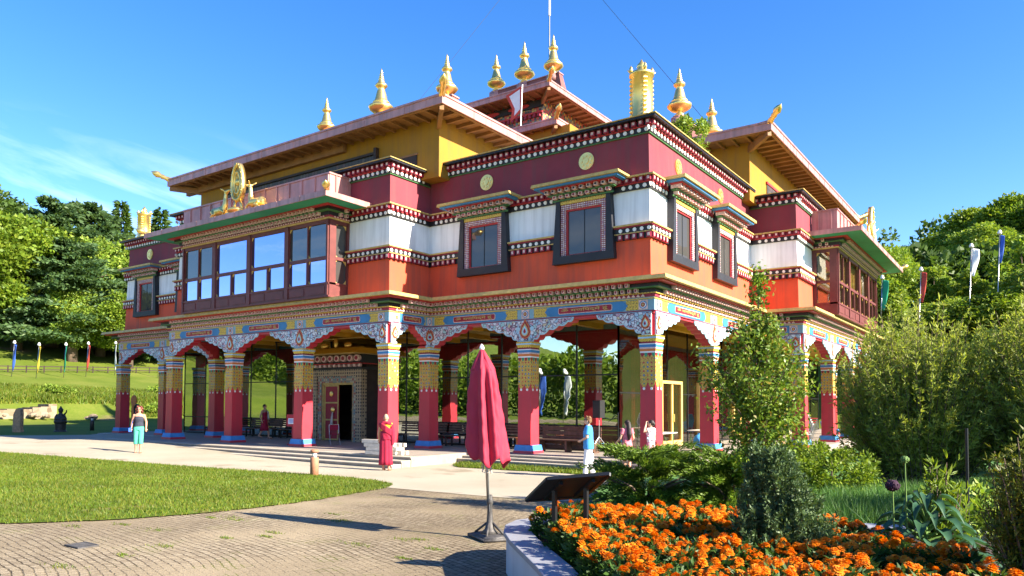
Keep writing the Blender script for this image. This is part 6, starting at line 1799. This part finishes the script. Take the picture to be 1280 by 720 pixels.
person('woman with red curls in a navy top and sea green capri trousers on the path', -17.12, -7.55, gz(-17.12, -7.55), to_xy(.80, -.6), 1.72, 'skin_tan', P1, d1)
# monk in maroon seen from behind
P2 = dict(STAND, LA=((-.25, .05, 1.13), (-.28, .18, .92)), RA=((.24, .0, 1.13), (.20, .1, .95)), LL=((-.085, .02, .49), (-.085, .02, .09)), RL=((.09, .0, .49), (.11, -.02, .09)), head=(-.01, .015, 1.60), yaw=.3)
def d2(t, P, H, Rm):
    mod = lambda a, q: 1+(.035+.02*(1-q))*math.sin(9*a+1.2*q)
    mb = MB(); loftz(mb, [(.17, 0, 0, .215, .185), (.30, 0, 0, .205, .175), (.6, 0, 0, .195, .155), (.85, 0, 0, .195, .145), (1.0, 0, 0, .165, .125), (1.04, 0, 0, .14, .11)], 'cloth_maroon', 72, mod); mb.build('skirt_robe', t, True)
    shirt(t, P, 'cloth_yellow', [(1.0, 0, 0, .16, .122), (1.12, 0, .004, .148, .112), (1.26, 0, .01, .17, .124), (1.36, 0, .005, .182, .114), (1.42, 0, 0, .15, .095), (1.45, 0, 0, .085, .072)], .2, .064)
    mb = MB()                                # shawl wound over both shoulders, tail hanging at the right
    mod2 = lambda a, q: 1+.05*math.sin(7*a+6*q)
    loftz(mb, [(.94, .01, 0, .195, .15), (1.05, .01, 0, .185, .142), (1.16, .01, 0, .178, .138), (1.24, .02, .0, .15, .11)], 'cloth_maroon', 60, mod2)
    for j in range(7):
        o = j*.024; mb.tube([(.19, .04, 1.02+o*.5), (.17, -.09, 1.10+o), (.04, -.135, 1.19+o), (-.10, -.115, 1.28+o), (-.20, -.02, 1.35+o*.5), (-.17, .09, 1.30+o*.6), (.0, .14, 1.22+o), (.15, .11, 1.16+o)], [.03]*8, 'cloth_maroon', 8)
    mb.tube([(-.19, .0, 1.40), (-.06, -.085, 1.45), (.08, -.08, 1.45), (.17, -.02, 1.41)], [.05, .05, .05, .05], 'cloth_maroon', 10)
    mb.tube([(.18, .0, 1.40), (.215, -.02, 1.2), (.22, -.02, 1.0), (.21, 0, .78)], [.055, .07, .07, .05], 'cloth_maroon', 10)
    link('shawl', voxel(mb, 'shawl', .010, 'cloth_maroon'), t)
    mb = MB(); mb.ell(H((0, -.012, .012)), (.0745, .092, .1075), 'skin_tan', 16, 12, Rm); mb.build('shaved_scalp', t, True); sandals(t, P, 'leather')
person('monk in maroon robes and yellow shirt standing by the steps', -6.41, -5.51, gz(-6.41, -5.51), to_xy(-.42, .9), 1.74, 'skin_tan', P2, d2)
# visitor in a blue shirt looking left
P3 = dict(STAND, LA=((-.22, .02, 1.13), (-.06, .20, 1.04)), RA=((.235, -.02, 1.12), (.09, .20, 1.03)), LL=((-.085, .06, .49), (-.09, .08, .09)), RL=((.085, -.02, .49), (.09, -.12, .10)), head=(0, .03, 1.60))
def d3(t, P, H, Rm):
    shirt(t, P, 'cloth_blue', [(.80, 0, 0, .20, .15), (.92, 0, 0, .20, .15), (1.08, 0, .008, .178, .14), (1.26, 0, .012, .19, .142), (1.36, 0, .006, .192, .124), (1.43, 0, 0, .15, .098), (1.465, 0, 0, .08, .075)], .72, .072)
    pants(t, P, 'cloth_white', .96, .075); curls(t, H, Rm, 'hair_brown', 90, .024, .086, -.07, 5); sunglasses(t, H, Rm); sandals(t, P, 'leather')
    mb = MB(); mb.prism([(.17, -.16), (.27, -.16), (.27, .10), (.17, .10)], .70, .92, 'leather'); mb.tube([(.22, -.12, .92), (.15, -.1, 1.25), (.08, -.05, 1.45), (-.02, .08, 1.42)], .010, 'leather', 6); mb.build('shoulder_bag', t)
    mb = MB(); mb.box((.18, -.12, .42), (.27, .06, .66), 'paper'); mb.tube([(.225, -.08, .66), (.225, -.02, .9)], .006, 'cloth_pale', 5); mb.build('carried_bag', t)
person('visitor with short brown curls in a loose blue shirt and white trousers', -.45, -3.4, gz(-.45, -3.4), to_xy(-.83, -.35), 1.74, 'skin', P3, d3)
# two women behind the juniper
P4 = dict(STAND, LA=((-.22, .05, 1.12), (-.20, .26, 1.02)), RA=((.235, .0, 1.13), (.2, .16, .98)))
def d4(t, P, H, Rm):
    mod = lambda a, q: 1+.03*math.sin(8*a)
    shirt(t, P, 'cloth_pink', TORSO, .45, .066, 'top'); mb = MB(); loftz(mb, [(.45, 0, 0, .24, .20), (.7, 0, 0, .21, .17), (.95, 0, 0, .17, .13), (1.02, 0, 0, .15, .118)], 'cloth_pink', 48, mod); mb.build('skirt', t, True)
    mb = MB(); mb.ell(H((0, -.025, .02)), (.086, .10, .105), 'hair_dark', 14, 10, Rm); mb.tube([H((0, -.09, .04)), H((0, -.12, -.15)), (0, -.13, 1.25), (0, -.12, 1.08)], [.07, .085, .085, .04], 'hair_dark', 12); link('hair', voxel(mb, 'hair', .012, 'hair_dark'), t); sandals(t, P, 'leather')
person('woman with long dark hair in a pink dress half hidden by the juniper', -.05, -1.75, gz(-.05, -1.75), to_xy(-.75, .45), 1.62, 'skin', P4, d4)
P5 = dict(STAND, LA=((-.27, .09, 1.33), (-.10, .12, 1.57)), RA=((.26, .02, 1.14), (.30, .10, .93)), yaw=.35)
def d5(t, P, H, Rm):
    shirt(t, P, 'cloth_white', TORSO, .25, .066, 'sleeveless_top'); pants(t, P, 'flag_pink', .9, .075)
    mb = MB(); r = random.Random(9)
    for _ in range(46):
        a = r.uniform(0, 6.283); zz = r.uniform(1.02, 1.36); q = r.uniform(.02, .035); mb.ell((.168*math.cos(a), .118*math.sin(a)+.005, zz), (q, q*.8, q), r.choice(['cloth_pink', 'flag_pink', 'lightblue_paint']), 7, 5)
    mb.build('print', t, True)
    mb = MB(); mb.ell(H((0, -.025, .02)), (.086, .10, .105), 'hair_dark', 14, 10, Rm); mb.ell(H((.0, -.11, -.02)), (.06, .05, .07), 'hair_dark', 12, 8, Rm); link('hair', voxel(mb, 'hair', .012, 'hair_dark'), t); sandals(t, P, 'leather')
person('woman in a pink and white top with dark hair raising a hand', .45, -1.15, gz(.45, -1.15), to_xy(-.9, .1), 1.62, 'skin', P5, d5)
# walking figure on the platform
P6 = dict(STAND, LA=((-.22, -.06, 1.12), (-.2, .06, .90)), RA=((.23, -.08, 1.12), (.22, .02, .88)), LL=((-.085, .16, .50), (-.085, .20, .09)), RL=((.085, -.02, .48), (.085, -.26, .16)))
def d6(t, P, H, Rm):
    mb = MB(); loftz(mb, [(.40, 0, 0, .19, .22), (.6, 0, .0, .18, .19), (.85, 0, 0, .178, .13), (1.0, 0, 0, .16, .118), (1.03, 0, 0, .14, .10)], 'cloth_maroon', 48, lambda a, q: 1+.03*math.sin(8*a)); mb.build('skirt_robe', t, True)
    shirt(t, P, 'cloth_maroon', [(1.0, 0, 0, .158, .118), (1.12, 0, .004, .145, .108), (1.26, 0, .01, .166, .122), (1.34, 0, .008, .15, .10)], 0, name='vest')
    mb = MB(); mb.tube([(-.12, .10, 1.30), (-.1, .03, 1.43), (-.02, -.09, 1.32), (.02, .02, 1.1)], [.05, .05, .05, .03], 'cloth_pale', 10); mb.tube([(-.14, .08, 1.36), (-.15, .11, 1.1), (-.15, .12, .95)], [.05, .06, .04], 'cloth_pale', 10); mb.build('scarf', t, True)
    curls(t, H, Rm, 'hair_dark', 30, .016, .080, -.06, 8); sandals(t, P, 'plastic_black')
    mb = MB(); mb.prism([(-.3, -.16), (-.22, -.16), (-.22, .06), (-.3, .06)], .66, .88, 'plastic_black'); mb.build('bag', t)
person('person in a maroon skirt with a pale scarf walking across the shaded porch', -21.0, .75, 0, to_xy(.85, .25), 1.70, 'skin_tan', P6, d6)
# ------------------------------------------------------------------ camera, sun, sky
cam = bpy.data.cameras.new('camera'); co = bpy.data.objects.new('camera', cam); COL.objects.link(co); SC.camera = co
CX, CY, CZ, YAW, PIT, ROL, FPX, SH = 9.91328, -21.87758, 1.76703, -0.61494, 0.03525, 0.00398, 919.22206, 112.34463
F = Vector((math.cos(PIT)*math.sin(YAW), math.cos(PIT)*math.cos(YAW), math.sin(PIT)))
R0 = Vector((math.cos(YAW), -math.sin(YAW), 0)); U0 = R0.cross(F)
Rv = R0*math.cos(ROL)+U0*math.sin(ROL); Uv = -R0*math.sin(ROL)+U0*math.cos(ROL)
mw = Matrix((Rv, Uv, -F)).transposed().to_4x4(); mw.translation = (CX, CY, CZ); co.matrix_world = mw
cam.sensor_fit = 'HORIZONTAL'; cam.sensor_width = 36.; cam.lens = 36.*FPX/1280.; cam.shift_y = SH/1280.; cam.clip_start = .05; cam.clip_end = 3000
EL, AZ = RAD(29), RAD(7)
sd = Vector((math.cos(EL)*math.cos(AZ), math.cos(EL)*math.sin(AZ), math.sin(EL)))
sun = bpy.data.lights.new('sun', 'SUN'); sun.energy = 4.3; sun.angle = RAD(.5); sun.color = (1., .90, .74)
so = bpy.data.objects.new('sun', sun); COL.objects.link(so); so.rotation_euler = (-sd).to_track_quat('-Z', 'Y').to_euler(); so.location = (60, 10, 60)
w = bpy.data.worlds.new('World'); SC.world = w; w.use_nodes = True; nt = w.node_tree; nt.nodes.clear()
out = nt.nodes.new('ShaderNodeOutputWorld'); bg = nt.nodes.new('ShaderNodeBackground')
sky = nt.nodes.new('ShaderNodeTexSky'); sky.sky_type = 'NISHITA'; sky.sun_disc = False; sky.sun_elevation = EL; sky.sun_rotation = RAD(90)-AZ
sky.air_density = 1.0; sky.dust_density = .25; sky.ozone_density = 2.4; sky.altitude = 300
hs = nt.nodes.new('ShaderNodeHueSaturation'); hs.inputs['Saturation'].default_value = 1.34; hs.inputs['Hue'].default_value = .512; hs.inputs['Value'].default_value = 1.0
nt.links.new(sky.outputs[0], hs.inputs['Color'])
# thin cirrus low in the western sky
tc = nt.nodes.new('ShaderNodeTexCoord'); sp = nt.nodes.new('ShaderNodeSeparateXYZ'); nt.links.new(tc.outputs['Generated'], sp.inputs[0])
az = mth(nt, 'ARCTAN2', sp.outputs[0], sp.outputs[1])
cb = nt.nodes.new('ShaderNodeCombineXYZ')
nt.links.new(mth(nt, 'MULTIPLY', az, 2.2), cb.inputs[0]); nt.links.new(mth(nt, 'ADD', mth(nt, 'MULTIPLY', sp.outputs[2], 13.), mth(nt, 'MULTIPLY', az, 2.6)), cb.inputs[1])
n1 = nt.nodes.new('ShaderNodeTexNoise'); n1.inputs['Scale'].default_value = 1.5; n1.inputs['Detail'].default_value = 7; n1.inputs['Roughness'].default_value = .58; n1.inputs['Distortion'].default_value = .5; nt.links.new(cb.outputs[0], n1.inputs['Vector'])
cl = ramp(nt, n1.outputs['Fac'], [(.47, (0, 0, 0)), (.74, (1, 1, 1))]).outputs[0]
lowf = ramp(nt, sp.outputs[2], [(.14, (1, 1, 1)), (.33, (0, 0, 0))]).outputs[0]
west = ramp(nt, mth(nt, 'MULTIPLY', az, -1.), [(.55, (0, 0, 0)), (1.0, (1, 1, 1))]).outputs[0]
f = mth(nt, 'MULTIPLY', mth(nt, 'MULTIPLY', mth(nt, 'MULTIPLY', cl, lowf), west), .75)
mx = mixc(nt, f, hs.outputs[0], (7.5, 8., 8.6))
nt.links.new(mx, bg.inputs['Color']); bg.inputs['Strength'].default_value = .076; nt.links.new(bg.outputs[0], out.inputs[0])
vs = SC.view_settings; vs.view_transform = 'Standard'; vs.look = 'None'; vs.gamma = 1.; vs.exposure = 2.15; vs.use_curve_mapping = False
SC.cycles.max_bounces = 8; SC.cycles.transparent_max_bounces = 12; SC.cycles.diffuse_bounces = 4; SC.cycles.glossy_bounces = 4
SC.cycles.sample_clamp_indirect = 6.
